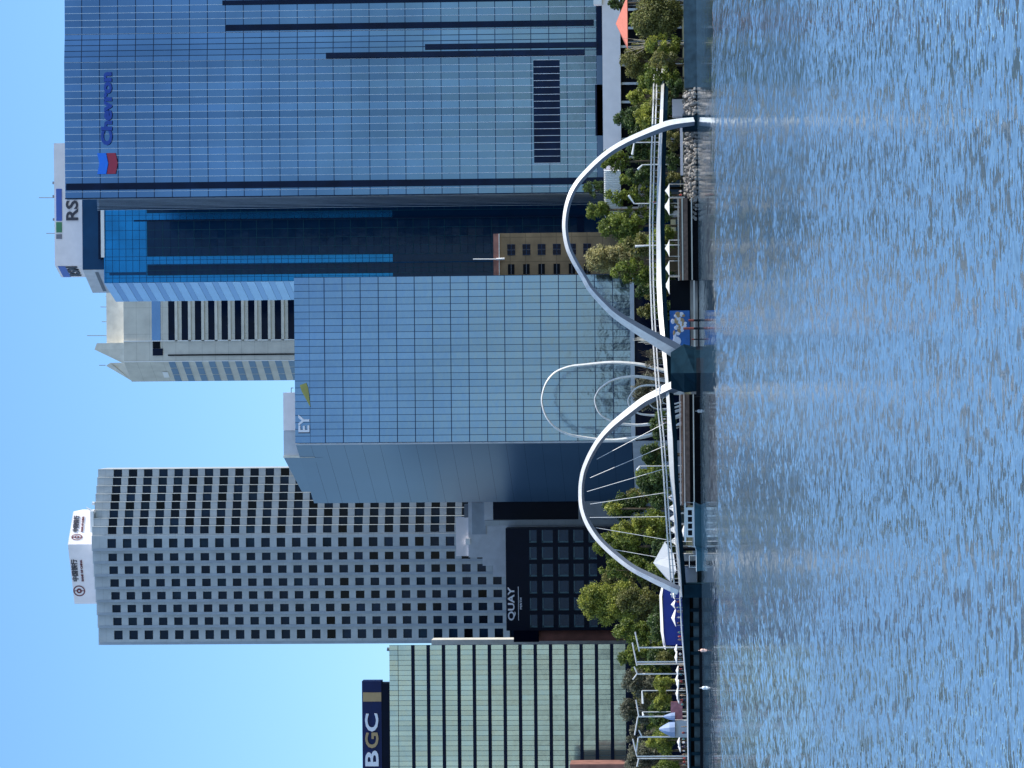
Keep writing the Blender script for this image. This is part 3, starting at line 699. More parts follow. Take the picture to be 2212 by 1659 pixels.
grid(T8, (xa, Y), (xb, Y), [], [(xb-xa)*i/30 for i in range(31)], .09, .1, M['quay'], 'mullions', .05, .1, Z_(1357), Z_(842))
b = MB(); b.box(X_(1720), X_(1473.5, 800), Y+3, Y+8, Z_(822), Z_(780)); sb = b.build('sign_box', M['navy_sign'], T8)
b = MB(); b.box(X_(1720), X_(1478, 830), Y+3.3, Y+8, Z_(842)+.01, Z_(822)-.01); b.build('sign_plinth', M['quay_black'], T8)
b = MB(); b.box(X_(1517.5, 800), X_(1498, 800), Y+2.8, Y+2.99, Z_(821.6, 1507), Z_(782, 1507)); b.build('colour_panel', M['tan_sign'], sb)
yy = Y+2.95
lettering('C', (WX(1580, 803, yy), yy, WZ(817.5, 1560, yy)), (1, 0, 0), 39*k, 29*k, sb, M['letter_white'], 'lettering', .4)
lettering('G', (WX(1616, 803, yy), yy, WZ(817.8, 1600, yy)), (1, 0, 0), 34*k, 29*k, sb, M['tan_sign'], 'lettering', .4)
lettering('C', (WX(1617.5, 803, yy), yy-.3, WZ(803.5, 1600, yy)), (1, 0, 0), 30*k, 15*k, sb, M['letter_white'], 'lettering', .5) if False else None
lettering('B', (WX(1655, 803, yy), yy, WZ(818, 1640, yy)), (1, 0, 0), 34*k, 29*k, sb, M['letter_white'], 'lettering', .4)
b = MB(); b.tube([W(842, 1403, Y+2), W(836, 1402, Y+2)], .5, 6); b.build('roof_vent', M['grey_dark'], T8)
Y = 905
b = MB(); b.box(WX(1700, 1250, Y), WX(1651, 1250, Y), Y, Y+10, gz(Y), WZ(1231, 1655, Y)); T9 = solo(b, 'building', M['red_trim'], 'reddish brown wall at the lower left edge in front of the green banded building', 'building', (WX(1670, 1250, Y), Y, gz(Y)))

# ---- low cream block peeping out behind the green building ----------------------------
Y = 985
b = MB()
for i, (t, c) in enumerate(((932, 0), (974, 1))):
    pass
b.box(WX(1394, 1000, Y), WX(1382, 1000, Y), Y, Y+8, gz(Y), WZ(932, 1388, Y))
solo(b, 'building', M['cream_light'], 'sliver of a cream building between the square windowed tower and the green banded one', 'building', (WX(1390, 1000, Y), Y, gz(Y)))

# ---- tan brick building between the towers --------------------------------------------
Y = 915; k = mpp(Y); Z_ = lambda dx, dy=550: WZ(dx, dy, Y); X_ = lambda dy, dx=1170: WX(dy, dx, Y); ZB = gz(Y)
T10 = thing('brick_building', 'old tan brick building with a reddish parapet between azure tower and middle glass block', 'building', (X_(550), Y+6, ZB))
b = MB(); b.box(X_(610), X_(503), Y, Y+14, ZB, Z_(1079)); b.build('wall', M['tan_brick'], T10)
b = MB(); b.box(X_(610), X_(504), Y-.3, Y+14, Z_(1079)+.01, Z_(1066)); b.build('parapet', M['red_trim'], T10)
b = MB(); b.box(X_(610), X_(504), Y-.5, Y-.31, Z_(1079.5), Z_(1077.5)); b.build('cornice', M['cream_light'], T10)
b = MB(); b.tube([W(1022, 560, Y-1), W(1072, 560, Y-1)], .15, 5); b.tube([W(1072, 560, Y-1), W(1090, 559, Y-1)], .3, 5); b.build('flagpole', M['white'], T10)
for i in range(6):
    t = 1096+32.8*i
    for d1, d0 in ((528, 537.5), (540.5, 549.5)):
        b = MB(); b.box(X_(d0), X_(d1), Y-.1, Y-.01, Z_(t+17), Z_(t)); wn = b.build('window', M['dark_glass'], T10)
        b = MB(); xm = (X_(d0)+X_(d1))/2
        b.box(X_(d0), X_(d1), Y-.2, Y-.11, Z_(t+9.5), Z_(t+8)); b.box(X_(d0)-.12, X_(d0), Y-.2, Y-.01, Z_(t+17), Z_(t)); b.box(X_(d1), X_(d1)+.12, Y-.2, Y-.01, Z_(t+17), Z_(t)); b.build('sash', M['mullion_dark'], wn)
    b = MB(); b.box(X_(592), X_(570), Y-.1, Y-.01, Z_(t+15), Z_(t+1)); wn = b.build('window', M['black'], T10)
    b = MB(); b.box(X_(592), X_(570), Y-.15, Y-.11, Z_(t+8.5), Z_(t+7.5)); b.build('sash', M['grey_dark'], wn)

# ---- low pavilions on the right --------------------------------------------------------
Y = 890; Z_ = lambda dx, dy=200: WZ(dx, dy, Y); X_ = lambda dy, dx=1320: WX(dy, dx, Y); ZB = gz(Y)
T11 = thing('podium_building', 'long flat roofed podium with a pale lilac fascia below the right glass tower', 'building', (X_(160), Y+10, ZB))
b = MB(); b.box(X_(366), X_(-60), Y, Y+30, Z_(1341), Z_(1302)); b.build('fascia', M['lilac'], T11)
b = MB(); b.box(X_(366)+.5, X_(-60), Y+2.5, Y+30, ZB, Z_(1341)-.01); b.build('wall', M['black'], T11)  # shadow under the podium roof painted as a black wall
b = MB()
for i in range(9): x = X_(340-40*i); b.box(x-.3, x+.3, Y+1, Y+1.7, ZB, Z_(1341)-.02)
b.build('columns', M['grey_wall'], T11)
b = MB(); b.box(X_(10), X_(-20), Y-1.5, Y+2, Z_(1301.8), Z_(1284)); b.build('roof_box', M['white'], T11)
T12 = thing('pavilion', 'white corrugated pavilion with a dark opening beside the podium, behind the right bridge arch', 'pavilion', (X_(415), Y+8, ZB))
b = MB(); Y -= 4
for i in range(25):
    x0 = X_(466)+(X_(367)-X_(466))*i/25; x1 = X_(466)+(X_(367)-X_(466))*(i+.5)/25; x2 = X_(466)+(X_(367)-X_(466))*(i+1)/25
    b.quad((x0, Y, Z_(1341, 415)), (x1, Y-.35, Z_(1341, 415)), (x1, Y-.35, Z_(1305, 415)), (x0, Y, Z_(1305, 415)))
    b.quad((x1, Y-.35, Z_(1341, 415)), (x2, Y, Z_(1341, 415)), (x2, Y, Z_(1305, 415)), (x1, Y-.35, Z_(1305, 415)))
b.build('corrugated_fascia', M['white'], T12)
b = MB(); b.box(X_(466), X_(367), Y+.05, Y+15, Z_(1341, 415), Z_(1305, 415)-.05); b.build('roof', M['lilac'], T12)
b = MB(); b.box(X_(466), X_(447), Y, Y+12, ZB, Z_(1341, 415)-.01); b.box(X_(447)+.01, X_(367), Y, Y+12, Z_(1392, 415), Z_(1378, 415)); b.build('wall', M['lilac'], T12)
b = MB(); b.box(X_(447)+.01, X_(367), Y+3, Y+12, Z_(1378, 415)+.01, Z_(1341, 415)-.01); b.build('opening', M['black'], T12)

# ---- coral tent roof --------------------------------------------------------------------
Y = 850; Z_ = lambda dx, dy=50: WZ(dx, dy, Y); X_ = lambda dy, dx=1350: WX(dy, dx, Y)
T13 = thing('pagoda_shelter', 'shelter with a coral pyramid roof at the right edge in front of the lilac fascia', 'shelter', (X_(51), Y, gz(Y)))
b = MB(); xa, xb, xm = X_(105), X_(-3), X_(51); rr = (xb-xa)/2; e = Z_(1356); ap = (xm, Y, Z_(1330))
cs = [(xa, Y-rr, e), (xb, Y-rr, e), (xb, Y+rr, e), (xa, Y+rr, e)]
for i in range(4): b.poly([cs[i], cs[(i+1) % 4], ap])
b.poly(cs[::-1]); b.build('roof', M['coral'], T13)
b = MB()
for sx in (-1, 1):
    for sy in (-1, 1): b.cyl(xm+sx*rr*.8, Y+sy*rr*.8, gz(Y), e+.02, .15, 6)
b.build('posts', M['grey_dark'], T13)

# ================================================================== BRIDGE
BR = thing('footbridge', 'curved pedestrian footbridge with two tall white steel arches spanning the inlet', 'footbridge', (WX(805, 1500, 780), 780, 0))
def arch(pts, Yf, lean, nm, wfront=.55, sub=6):
    """diamond-section steel arch through the given centre points"""
    P = []
    for i in range(len(pts)-1):
        p0 = pts[max(i-1, 0)]; p1 = pts[i]; p2 = pts[i+1]; p3 = pts[min(i+2, len(pts)-1)]
        for s_ in range(sub):
            t = s_/sub
            P.append([.5*((2*p1[j])+(-p0[j]+p2[j])*t+(2*p0[j]-5*p1[j]+4*p2[j]-p3[j])*t*t+(-p0[j]+3*p1[j]-3*p2[j]+p3[j])*t**3) for j in range(3)])
    P.append(list(pts[-1]))
    C = []
    for dx, dy, th in P:
        yy = Yf(dy); q = W(dx, dy, yy); yy += lean*q.z; q = W(dx, dy, yy); C.append((q, th*mpp(yy)))
    secs = []
    cen = sum((c[0] for c in C), Vector())/len(C); cen.z = 0
    for i, (q, th) in enumerate(C):
        t = (C[min(i+1, len(C)-1)][0]-C[max(i-1, 0)][0]).normalized()
        B_ = Vector((0, -1, 0)); n = t.cross(B_); n = -n if n.dot(q-cen) < 0 else n; n.normalize(); B_ = (B_-t*B_.dot(t)).normalized()
        h = th/2
        secs.append([q+n*h-B_*h*.2, q-n*h*.15+B_*h*1.0, q-n*h-B_*h*.3, q+n*h*.1-B_*h*1.3])
    b = MB(); b.sweep(None, secs)
    for i in range(len(secs)-1): b.m[i*4+1] = 1; b.m[i*4+2] = 1  # inner faces get the darker steel with shade in its colour
    return b.build(nm, [M['white_steel'], M['steel_shaded']], BR)
RA = [(1499, 262, 18), (1450, 269, 21), (1407, 284, 19.5), (1350, 309, 17), (1305, 338, 16), (1262, 379, 15), (1240, 408, 14), (1228, 436, 13), (1221.5, 468, 12.5), (1221, 500, 12.5), (1228, 536, 13), (1243, 568, 13.5), (1262, 600, 14), (1276, 624, 15), (1303, 654, 17), (1330, 679, 19), (1368, 704, 23), (1413, 731, 28), (1450, 752, 32), (1480, 772, 34)]
LA = [(1470, 830, 26), (1440, 842, 25), (1421, 852, 23), (1392, 867, 21), (1361, 890, 20), (1324, 920, 17.5), (1297, 949, 15), (1278, 979, 14), (1264, 1010, 13), (1257.5, 1036, 12.5), (1255.5, 1063, 12.5), (1257.5, 1093, 13), (1266, 1121, 14), (1281, 1148, 15), (1301, 1173, 15), (1333, 1202, 16), (1368, 1228, 16), (1405, 1247, 18), (1440, 1264, 19), (1466, 1276, 19)]
ayr = lambda dy: 782-8*math.sin(max(0, min(1, (dy-250)/520))*math.pi)
ayl = lambda dy: 776+14*math.sin(max(0, min(1, (dy-840)/430))*math.pi)
arch(RA, ayr, -.12, 'arch'); arch(LA, ayl, .15, 'arch')
# deck line: (dy, top of fascia, bottom of fascia, upper rail)
DK = [(120, 1431, 1437, 1414), (206, 1428.5, 1433.5, 1411), (330, 1422.5, 1429, 1406.5), (411, 1420, 1427, 1404.6), (480, 1418.8, 1426, 1403), (560, 1419, 1427.5, 1403.3), (616, 1419.3, 1429, 1404.4), (679, 1423, 1432, 1407), (750, 1430, 1438, 1411), (823, 1438, 1443.5, 1416), (885, 1441.8, 1448, 1421), (947, 1443, 1453, 1427), (1029, 1448, 1456, 1433), (1091, 1455, 1460, 1436.5), (1160, 1459, 1464.5, 1441), (1234, 1465, 1470.5, 1447), (1290, 1469, 1474, 1451)]
dY = lambda dy: 782+10*math.sin((dy-200)/1090*2*math.pi)+max(0, 250-dy)*.42
top = []; 
def dens(L_, n=4):
    o = []
    for i in range(len(L_)-1):
        for s_ in range(n):
            t = s_/n; o.append(tuple(L_[i][j]*(1-t)+L_[i+1][j]*t for j in range(4)))
    return o+[L_[-1]]
DKd = dens(DK)
secs = []
for dy, t, bt, r in DKd:
    y = dY(dy); a = W(t, dy, y); c = W(bt, dy, y)
    # inclined fascia plate leaning back from its lower lip, deck slab behind it
    secs.append([Vector((a.x, y+.6, a.z+.12)), Vector((c.x, y-.25, c.z)), Vector((c.x, y+.3, c.z-.08)), Vector((a.x, y+.9, a.z))])
b = MB(); b.sweep(None, secs); b.build('fascia', M['fascia'], BR)
secs = []
for dy, t, bt, r in DKd:
    y = dY(dy); a = W(t, dy, y); c = W(bt, dy, y)
    secs.append([Vector((a.x, y+.7, a.z-.1)), Vector((c.x, y+.35, c.z-.1)), Vector((c.x, y+1.2, c.z-1.0)), Vector((c.x, y+5.0, c.z-1.0)), Vector((a.x, y+6.2, a.z-.1))])
b = MB(); b.sweep(None, secs); b.build('deck', M['pier'], BR)
for nm, fo, rad in (('handrail', 0, .11), ('mid_rail', 6.4, .09)):
    b = MB(); b.tube([W(r+fo, dy, dY(dy)+.7) for dy, t, bt, r in DKd], rad, 5); b.build(nm, M['white_steel'], BR)
    b = MB(); b.tube([W(r+fo+1.5, dy, dY(dy)+5.8) for dy, t, bt, r in DKd], rad, 5); b.build(nm, M['white_steel'], BR)
b = MB(); n = 0
for dy in range(130, 1288, 14):
    for i in range(len(DK)-1):
        if DK[i][0] <= dy <= DK[i+1][0]:
            f = (dy-DK[i][0])/(DK[i+1][0]-DK[i][0]); t = DK[i][1]*(1-f)+DK[i+1][1]*f; r = DK[i][3]*(1-f)+DK[i+1][3]*f
            b.tube([W(t, dy, dY(dy)+.7), W(r, dy, dY(dy)+.7)], .06, 4); break
b.build('balusters', M['grey_dark'], BR)
# cables under the left arch
for (a, c, d_, e) in ((1289, 992, 1440, 912), (1275, 1032, 1434, 964), (1268, 1062, 1437, 1012), (1275, 1089, 1438, 1064), (1274, 1118, 1437, 1116), (1287, 1140, 1440, 1166), (1326, 1187, 1444, 1208)):
    b = MB(); b.tube([W(a, c, 792), W(d_, e, 786)], .055, 4); b.build('cable', M['white_steel'], BR)
# main pier: faceted, pointed towards the river
y = 765; Xp = lambda dy: WX(dy, 1480, y); zz = lambda dx: WZ(dx, 800, y)
b = MB()
sec0 = [(Xp(846), y+2), (Xp(806), y-7), (Xp(757), y+1), (Xp(748), y+10), (Xp(846), y+12)]
sec1 = [(Xp(850), y+2), (Xp(806), y-1.5), (Xp(741), y+1), (Xp(735), y+10), (Xp(850), y+12)]
k5 = [[Vector((p[0], p[1], -1.0)) for p in sec0], [Vector((p[0], p[1], zz(1500))) for p in sec0], [Vector((p[0], p[1], zz(1478))) for p in [(Xp(848), y+2), (Xp(806), y-4), (Xp(748), y+1), (Xp(742), y+10), (Xp(848), y+12)]], [Vector((p[0]+.0, p[1], zz(1449))) for p in [(Xp(838), y+3), (Xp(806), y+1.5), (Xp(765), y+3), (Xp(760), y+10), (Xp(838), y+12)]]]
b.sweep(None, k5); b.build('pier', M['pier'], BR)
b = MB(); b.prism([(Xp(856), y+4), (Xp(806), y-9), (Xp(748), y+4), (Xp(748), y+13), (Xp(856), y+13)], -1.5, zz(1504)-.02); b.build('pile_cap', M['black'], BR)  # shadow at the pier's base put in as black colour
# right arch footing with a small plate
y = 783; b = MB(); b.prism([(WX(277, 1480, y), y-1), (WX(250, 1480, y), y-1), (WX(246, 1480, y), y+6), (WX(281, 1480, y), y+6)], -.5, WZ(1474, 262, y)); ft = b.build('footing', M['pier'], BR)
b = MB(); b.box(WX(268, 1480, y), WX(259.5, 1480, y), y-1.1, y-1.01, WZ(1488, 264, y), WZ(1475.5, 264, y)); b.build('plate', M['grey_wall'], ft)
# left abutment
y = 782; b = MB(); b.box(WX(1290, 1490, y), WX(1262, 1490, y), y-2, y+8, -.5, WZ(1472, 1276, y)-.6); b.build('abutment', M['pier'], BR)

# ================================================================== RING SCULPTURE
RS = thing('ring_sculpture', 'tall white sculpture of nested upright steel rings behind the middle of the footbridge', 'sculpture', (WX(865, 1470, 850), 850, gz(850)))
rings = [([(1478, 800), (1455, 802), (1431, 800), (1386, 788), (1324, 783), (1262, 788), (1230, 792), (1200, 804), (1181, 825), (1172, 850), (1171, 872), (1180, 900), (1200, 924), (1230, 939), (1262, 945), (1290, 949), (1324, 951), (1355, 948), (1392, 943), (1425, 933), (1455, 924), (1478, 912)], 4, 10),
         ([(1478, 828), (1429, 821), (1386, 814), (1355, 814), (1324, 821), (1299, 837), (1287, 855), (1285.5, 869), (1292, 888), (1305, 902), (1329, 912), (1355, 917), (1386, 918), (1424, 913), (1455, 903), (1478, 894)], 3.4, 9),
         ([(1478, 842), (1421, 833), (1390, 833), (1373, 840), (1362, 853), (1357, 865), (1361, 879), (1372, 889), (1387, 895), (1423, 897), (1455, 890), (1478, 882)], 3, 7),
         ([(1478, 848), (1440, 846), (1418, 850), (1406, 858), (1402, 868), (1408, 878), (1423, 884), (1455, 881), (1478, 873)], 1.8, 5),
         ([(1478, 852), (1450, 851), (1436, 857), (1431, 865), (1437, 872), (1455, 873), (1478, 866)], 1.6, 4.5)]
for pts, t0, t1 in rings:
    P = []
    for i in range(len(pts)-1):
        p0 = pts[max(i-1, 0)]; p1 = pts[i]; p2 = pts[i+1]; p3 = pts[min(i+2, len(pts)-1)]
        for s_ in range(4):
            t = s_/4; P.append([.5*((2*p1[j])+(-p0[j]+p2[j])*t+(2*p0[j]-5*p1[j]+4*p2[j]-p3[j])*t*t+(-p0[j]+3*p1[j]-3*p2[j]+p3[j])*t**3) for j in range(2)])
    P.append(list(pts[-1])); mn = min(p[0] for p in P); secs = []
    Q = [W(p[0], p[1], 850) for p in P]
    for i, q in enumerate(Q):
        f = min(1, (P[i][0]-mn)/(1480-mn)); th = (t0+(t1-t0)*f)*mpp(850)/2
        t = (Q[min(i+1, len(Q)-1)]-Q[max(i-1, 0)]).normalized(); n = Vector((t.z, 0, -t.x)).normalized()
        n = n if n.dot(q-Vector((WX(868, 1380, 850), 850, WZ(1380, 868, 850)))) > 0 else -n
        secs.append([q+n*th, q-n*th*.1+Vector((0, -th*1.3, 0)), q-n*th, q+Vector((0, th*.8, 0))])
    b = MB(); b.sweep(None, secs); b.build('ring', M['white_steel'], RS)

# ================================================================== WATERFRONT
def shorebox(name, label, cat, d0, d1, t, bt, Y, dep, mt, z0=None, group=None):
    b = MB(); mid = (d0+d1)/2
    b.box(WX(d0, bt, Y), WX(d1, bt, Y), Y, Y+dep, WZ(bt, mid, Y) if z0 is None else z0, WZ(t, mid, Y))
    return solo(b, name, mt, label, cat, (WX(mid, bt, Y), Y+dep/2, 0), group)
shorebox('quay_wall', 'dark shaded quay wall at the right edge below the olive trees', 'wall', 189, -60, 1477, 1500, 797, 6, M['quay'], -1)
shorebox('garden_wall', 'low pale wall just above the riprap rocks under the right arch', 'wall', 378, 276, 1469.5, 1475.5, 806, 2, M['lilac'])
shorebox('kiosk', 'small lilac grey kiosk beside the foot of the right arch', 'kiosk', 251, 214, 1452, 1474, 812, 5, M['lilac'], 1.5)
# timber wharf right and left of the main pier
def wharf(label, d0, d1, Y):
    t = thing('wharf', label, 'wharf', (WX((d0+d1)/2, 1490, Y), Y+3, 0)); mid = (d0+d1)/2; o = (mid-830)*.009
    for i, (a, c, mt, dd) in enumerate(((1466, 1468.5, 'cream_light', 3), (1469.5, 1473, 'timber', 2.4), (1474.5, 1477.5, 'cream_light', 1.4), (1478.5, 1487.5, 'timber', .8))):
        b = MB(); b.box(WX(d0, 1480, Y), WX(d1, 1480, Y), Y+dd-1, Y+dd+.6, WZ(c+o+1, mid, Y), WZ(a+o+1, mid, Y)); b.build('plank_band', M[mt], t)
    b = MB(); b.box(WX(d0, 1480, Y), WX(d1, 1480, Y), Y+1.5, Y+8, -1, WZ(1469+o, mid, Y)-.3); b.build('wall', M['black'], t)
    x = WX(d0, 1480, Y)
    while x < WX(d1, 1480, Y): b = MB(); b.cyl(x, Y+.4, -1, 1.3, .18, 6); b.build('pile', M['black'], t); x += 3.1
    b = MB(); b.box(WX(d0, 1480, Y), WX(d1, 1480, Y), Y-.4, Y-.1, WZ(1498.5+o, mid, Y), WZ(1496+o, mid, Y)); b.build('fender_beam', M['cream_light'], t)
    return t
wharf('timber wharf with pale rails between the riprap and the dark boathouse', 605, 428, 796)
wharf('timber wharf left of the main bridge pier, leading to the moored white boat', 1092, 852, 790)
BH = shorebox('underpass', 'dark shaded boathouse under the footbridge beside the painted panel', 'underpass', 760, 604, 1448, 1497, 800, 8, M['black'], -.5)  # dark void under the bridge, put in as a black block
shorebox('quay_beam', 'cream edging beam at the waterline below the boathouse', 'beam', 752, 606, 1498, 1501.5, 795, .6, M['cream_light'])
PN = thing('mural_panel', 'blue painted panel with white and ochre cloud shapes on the boathouse wall', 'mural', (WX(708, 1490, 798), 798, 1))
b = MB(); b.box(WX(746, 1470, 799), WX(671, 1470, 799), 798.7, 799.9, WZ(1490, 708, 799), WZ(1447, 708, 799)); b.build('panel', M['cobalt'] if False else mat('mural_blue', (.02, .12, .38), .6, var=.35, scale=.3), PN)
random.seed(3)
b = MB(); b2 = MB()
for _ in range(34):
    dy = random.gauss(702, 14); dx = 1469+random.gauss(0, 7)+(dy-700)*.12
    if 676 < dy < 742 and 1452 < dx < 1486:
        q = W(dx, dy, 798.6); (b if random.random() < .55 else b2).ball((q.x, 798.65, q.z), random.uniform(.3, .8), .05, random.uniform(.3, .7), 8)
q = W(1462, 737, 798.6); b.ball((q.x, 798.65, q.z), 1.1, .05, 1.0, 10); q = W(1458, 728, 798.6); b.ball((q.x, 798.65, q.z), 1.3, .05, .35, 10)
b.build('white_shapes', M['letter_white'], PN); b2.build('ochre_shapes', M['tan_sign'], PN)
for i, (dy, t, bt, c) in enumerate(((692, 1487, 1521, 5), (709.5, 1476, 1517, 5), (733, 1494, 1512, 3))):
    Yy = 740+i*8
    b = MB(); x = WX(dy, 1500, Yy); zt_ = WZ(t, dy, Yy); zm = WZ(1499, dy, Yy)
    b.cyl(x, Yy, -1, zm, c*.05, 8, 1); b.cyl(x, Yy, zm, zt_, c*.05, 8, 0)
    solo(b, 'mooring_pile', [M['rust'], M['black']], ('tallest rust topped mooring pile' if i == 1 else 'rust topped mooring pile nearest the right' if i == 0 else 'short black mooring pile')+' in the water before the painted panel', 'pile', (x, Yy, 0))
# quay on the left
LQ = thing('quay', 'long raised quay at the left with a dark shaded face and a white edge line', 'quay', (WX(1470, 1500, 785), 790, 0))
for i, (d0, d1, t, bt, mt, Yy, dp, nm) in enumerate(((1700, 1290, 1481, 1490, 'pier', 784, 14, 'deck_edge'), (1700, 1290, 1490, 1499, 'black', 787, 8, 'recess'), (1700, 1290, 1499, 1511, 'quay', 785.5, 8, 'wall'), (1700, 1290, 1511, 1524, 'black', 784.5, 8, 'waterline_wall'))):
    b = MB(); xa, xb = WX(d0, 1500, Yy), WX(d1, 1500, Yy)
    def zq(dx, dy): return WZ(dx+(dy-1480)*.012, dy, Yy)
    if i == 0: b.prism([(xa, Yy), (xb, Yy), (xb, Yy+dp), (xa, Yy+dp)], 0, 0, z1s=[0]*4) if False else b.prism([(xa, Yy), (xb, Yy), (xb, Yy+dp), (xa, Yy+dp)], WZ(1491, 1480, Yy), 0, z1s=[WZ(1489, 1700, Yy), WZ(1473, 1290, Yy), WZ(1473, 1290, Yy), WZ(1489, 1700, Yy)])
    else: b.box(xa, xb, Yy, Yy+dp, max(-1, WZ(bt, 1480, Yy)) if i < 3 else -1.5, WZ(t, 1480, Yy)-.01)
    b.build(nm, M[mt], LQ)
Yy = 783.5; b = MB(); P = [(1288, 1469), (1359, 1472.5), (1440, 1479), (1500, 1485), (1600, 1486), (1700, 1488)]
b.tube([W(dx, dy, Yy) for dy, dx in P], .16, 6); b.build('edge_rail', M['white_steel'], LQ)
for i in range(13):
    b = MB(); x = WX(1690-31*i, 1500, 784.9); b.box(x-.35, x+.35, 784.7, 785.45, -1, WZ(1491, 1480, 785)-.1); b.build('pilaster', M['pier'], LQ)
# landing stage between boat and abutment
LS = thing('landing_stage', 'landing stage of dark posts with a grey panel beside the white boat', 'landing', (WX(1225, 1490, 788), 790, 0))
for d0, d1 in ((1190, 1184), (1221, 1213)):
    b = MB(); b.box(WX(d0, 1490, 786), WX(d1, 1490, 786), 786, 790, -1, WZ(1474, 1200, 786)); b.build('post', M['black'], LS)
b = MB(); b.box(WX(1262, 1490, 789), WX(1222, 1490, 789), 789, 794, WZ(1505, 1240, 789), WZ(1477, 1240, 789)); b.build('panel', M['grey_wall'], LS)
b = MB(); b.box(WX(1212, 1490, 789), WX(1196, 1490, 789), 789, 792, WZ(1498, 1205, 789), WZ(1475, 1205, 789)); b.build('panel', M['cream_light'], LS)
b = MB(); b.box(WX(1262, 1490, 790), WX(1160, 1490, 790), 792, 796, -1, WZ(1506, 1240, 790)); b.build('base', M['quay'], LS)
# rocks
random.seed(11); rk = []
for v in range(5):
    b = MB(); b.ball((0, 0, 0), 1, .9, .8, 7, 0, .28); me = b.build('rock', M['stone']); rk.append(me.data); bpy.data.objects.remove(me)
n = 0
for row, (t, yy) in enumerate(((1503, 795.5), (1498, 796.5), (1493, 798), (1487.5, 799.5), (1482, 801))):
    dy = 193+row*2
    while dy < 480-row*8:
        if not (248 < dy < 280):
            q = W(t+(dy-830)*.009+4, dy+random.uniform(-2, 2), yy); s_ = random.uniform(.42, .8)
            if dy > 430: s_ *= .75
            o = bpy.data.objects.new('rock', rk[random.randrange(5)]); COL.objects.link(o)
            o.location = (q.x, yy+random.uniform(-.4, .4), max(.05, q.z+random.uniform(-.15, .15))); o.scale = (s_, s_, s_*random.uniform(.7, 1.1))
            o.rotation_euler = (random.uniform(0, 3), random.uniform(0, 3), random.uniform(0, 6))
            tag(o, 'rough grey boulder in the riprap bank at the foot of the right arch', 'rock', 'boulders of the riprap bank'); n += 1
        dy += random.uniform(7.5, 11)
b = MB(); b.prism([(WX(480, 1490, 797), 797.5), (WX(190, 1490, 797), 797.5), (WX(190, 1490, 797), 806), (WX(480, 1490, 797), 806)], -1, 0, z1s=[.2, .2, 3.0, 3.0]); structure(b, 'bank', M['black'])

# ---- tents and marquees
def tent(d0, d1, t, bt, Y, label, zb=None, group=None):
    mid = (d0+d1)/2; T = thing('tent', label, 'tent', (WX(mid, bt, Y), Y, gz(Y) if zb is None else zb), group)
    xa, xb = WX(d0, bt, Y), WX(d1, bt, Y); r = (xb-xa)/2; xm = (xa+xb)/2; e = WZ(bt, mid, Y); ap = (xm, Y, WZ(t, mid, Y))
    cs = [(xa, Y-r, e), (xb, Y-r, e), (xb, Y+r, e), (xa, Y+r, e)]; b = MB()
    for i in range(4):
        p, q = Vector(cs[i]), Vector(cs[(i+1) % 4]); a = Vector(ap)
        p1 = p.lerp(a, .5); q1 = q.lerp(a, .5); p1.z -= (a.z-e)*.12; q1.z -= (a.z-e)*.12
        b.quad(p, q, q1, p1); b.poly([p1, q1, a])
    b.build('roof', M['canvas'], T); b = MB()
    for sx in (-1, 1):
        for sy in (-1, 1): b.cyl(xm+sx*r*.95, Y+sy*r*.95, gz(Y), e+.02, .06, 5)
    b.build('poles', M['white_steel'], T)
for i, (d0, d1, t, lab) in enumerate(((427, 397, 1436, 'smallest white peaked tent nearest the foot of the right arch'), (465, 427, 1434, 'white peaked tent second from the right under the footbridge'), (555, 518, 1436, 'white peaked tent in the middle of the row under the right arch'), (596, 563, 1436, 'white peaked tent second from the boathouse'), (636, 597, 1436, 'white peaked tent just above the dark boathouse'))):
    tent(d0, d1, t, 1446, 815, lab, None, 'white peaked tents under the right arch')
for i, (d0, d1) in enumerate(((1085, 1064), (1108, 1086), (1131, 1109), (1156, 1132), (1180, 1157))):
    tent(d0, d1, 1441+i*1.2, 1456+i*1.5, 812, ['first', 'second', 'third', 'fourth', 'fifth'][i]+' from the right in the row of small white tents behind the bridge', None, 'small white tents behind the bridge end')
# large tensile tent
Y = 806; T = thing('tensile_tent', 'large white tensile canopy with a tall peak and shaded side beside the left arch foot', 'tent', (WX(1215, 1450, Y), Y, gz(Y)))
b = MB(); ap = W(1411, 1216, Y+2); ap2 = W(1424, 1176, Y+3)
ring = [W(1436, 1170, Y-2), W(1455, 1196, Y-3), W(1461, 1232, Y-3), W(1450, 1258, Y), W(1440, 1250, Y+6), W(1434, 1180, Y+6)]
for i in range(6): b.poly([ring[i], ring[(i+1) % 6], ap]) 
b.build('canopy', M['canvas'], T)
b = MB(); b.tube([ap, (ap.x, ap.y, gz(Y))], .15, 6)
for q in ring: b.tube([q, (q.x, q.y, gz(Y))], .08, 5)
b.build('masts', M['white_steel'], T)
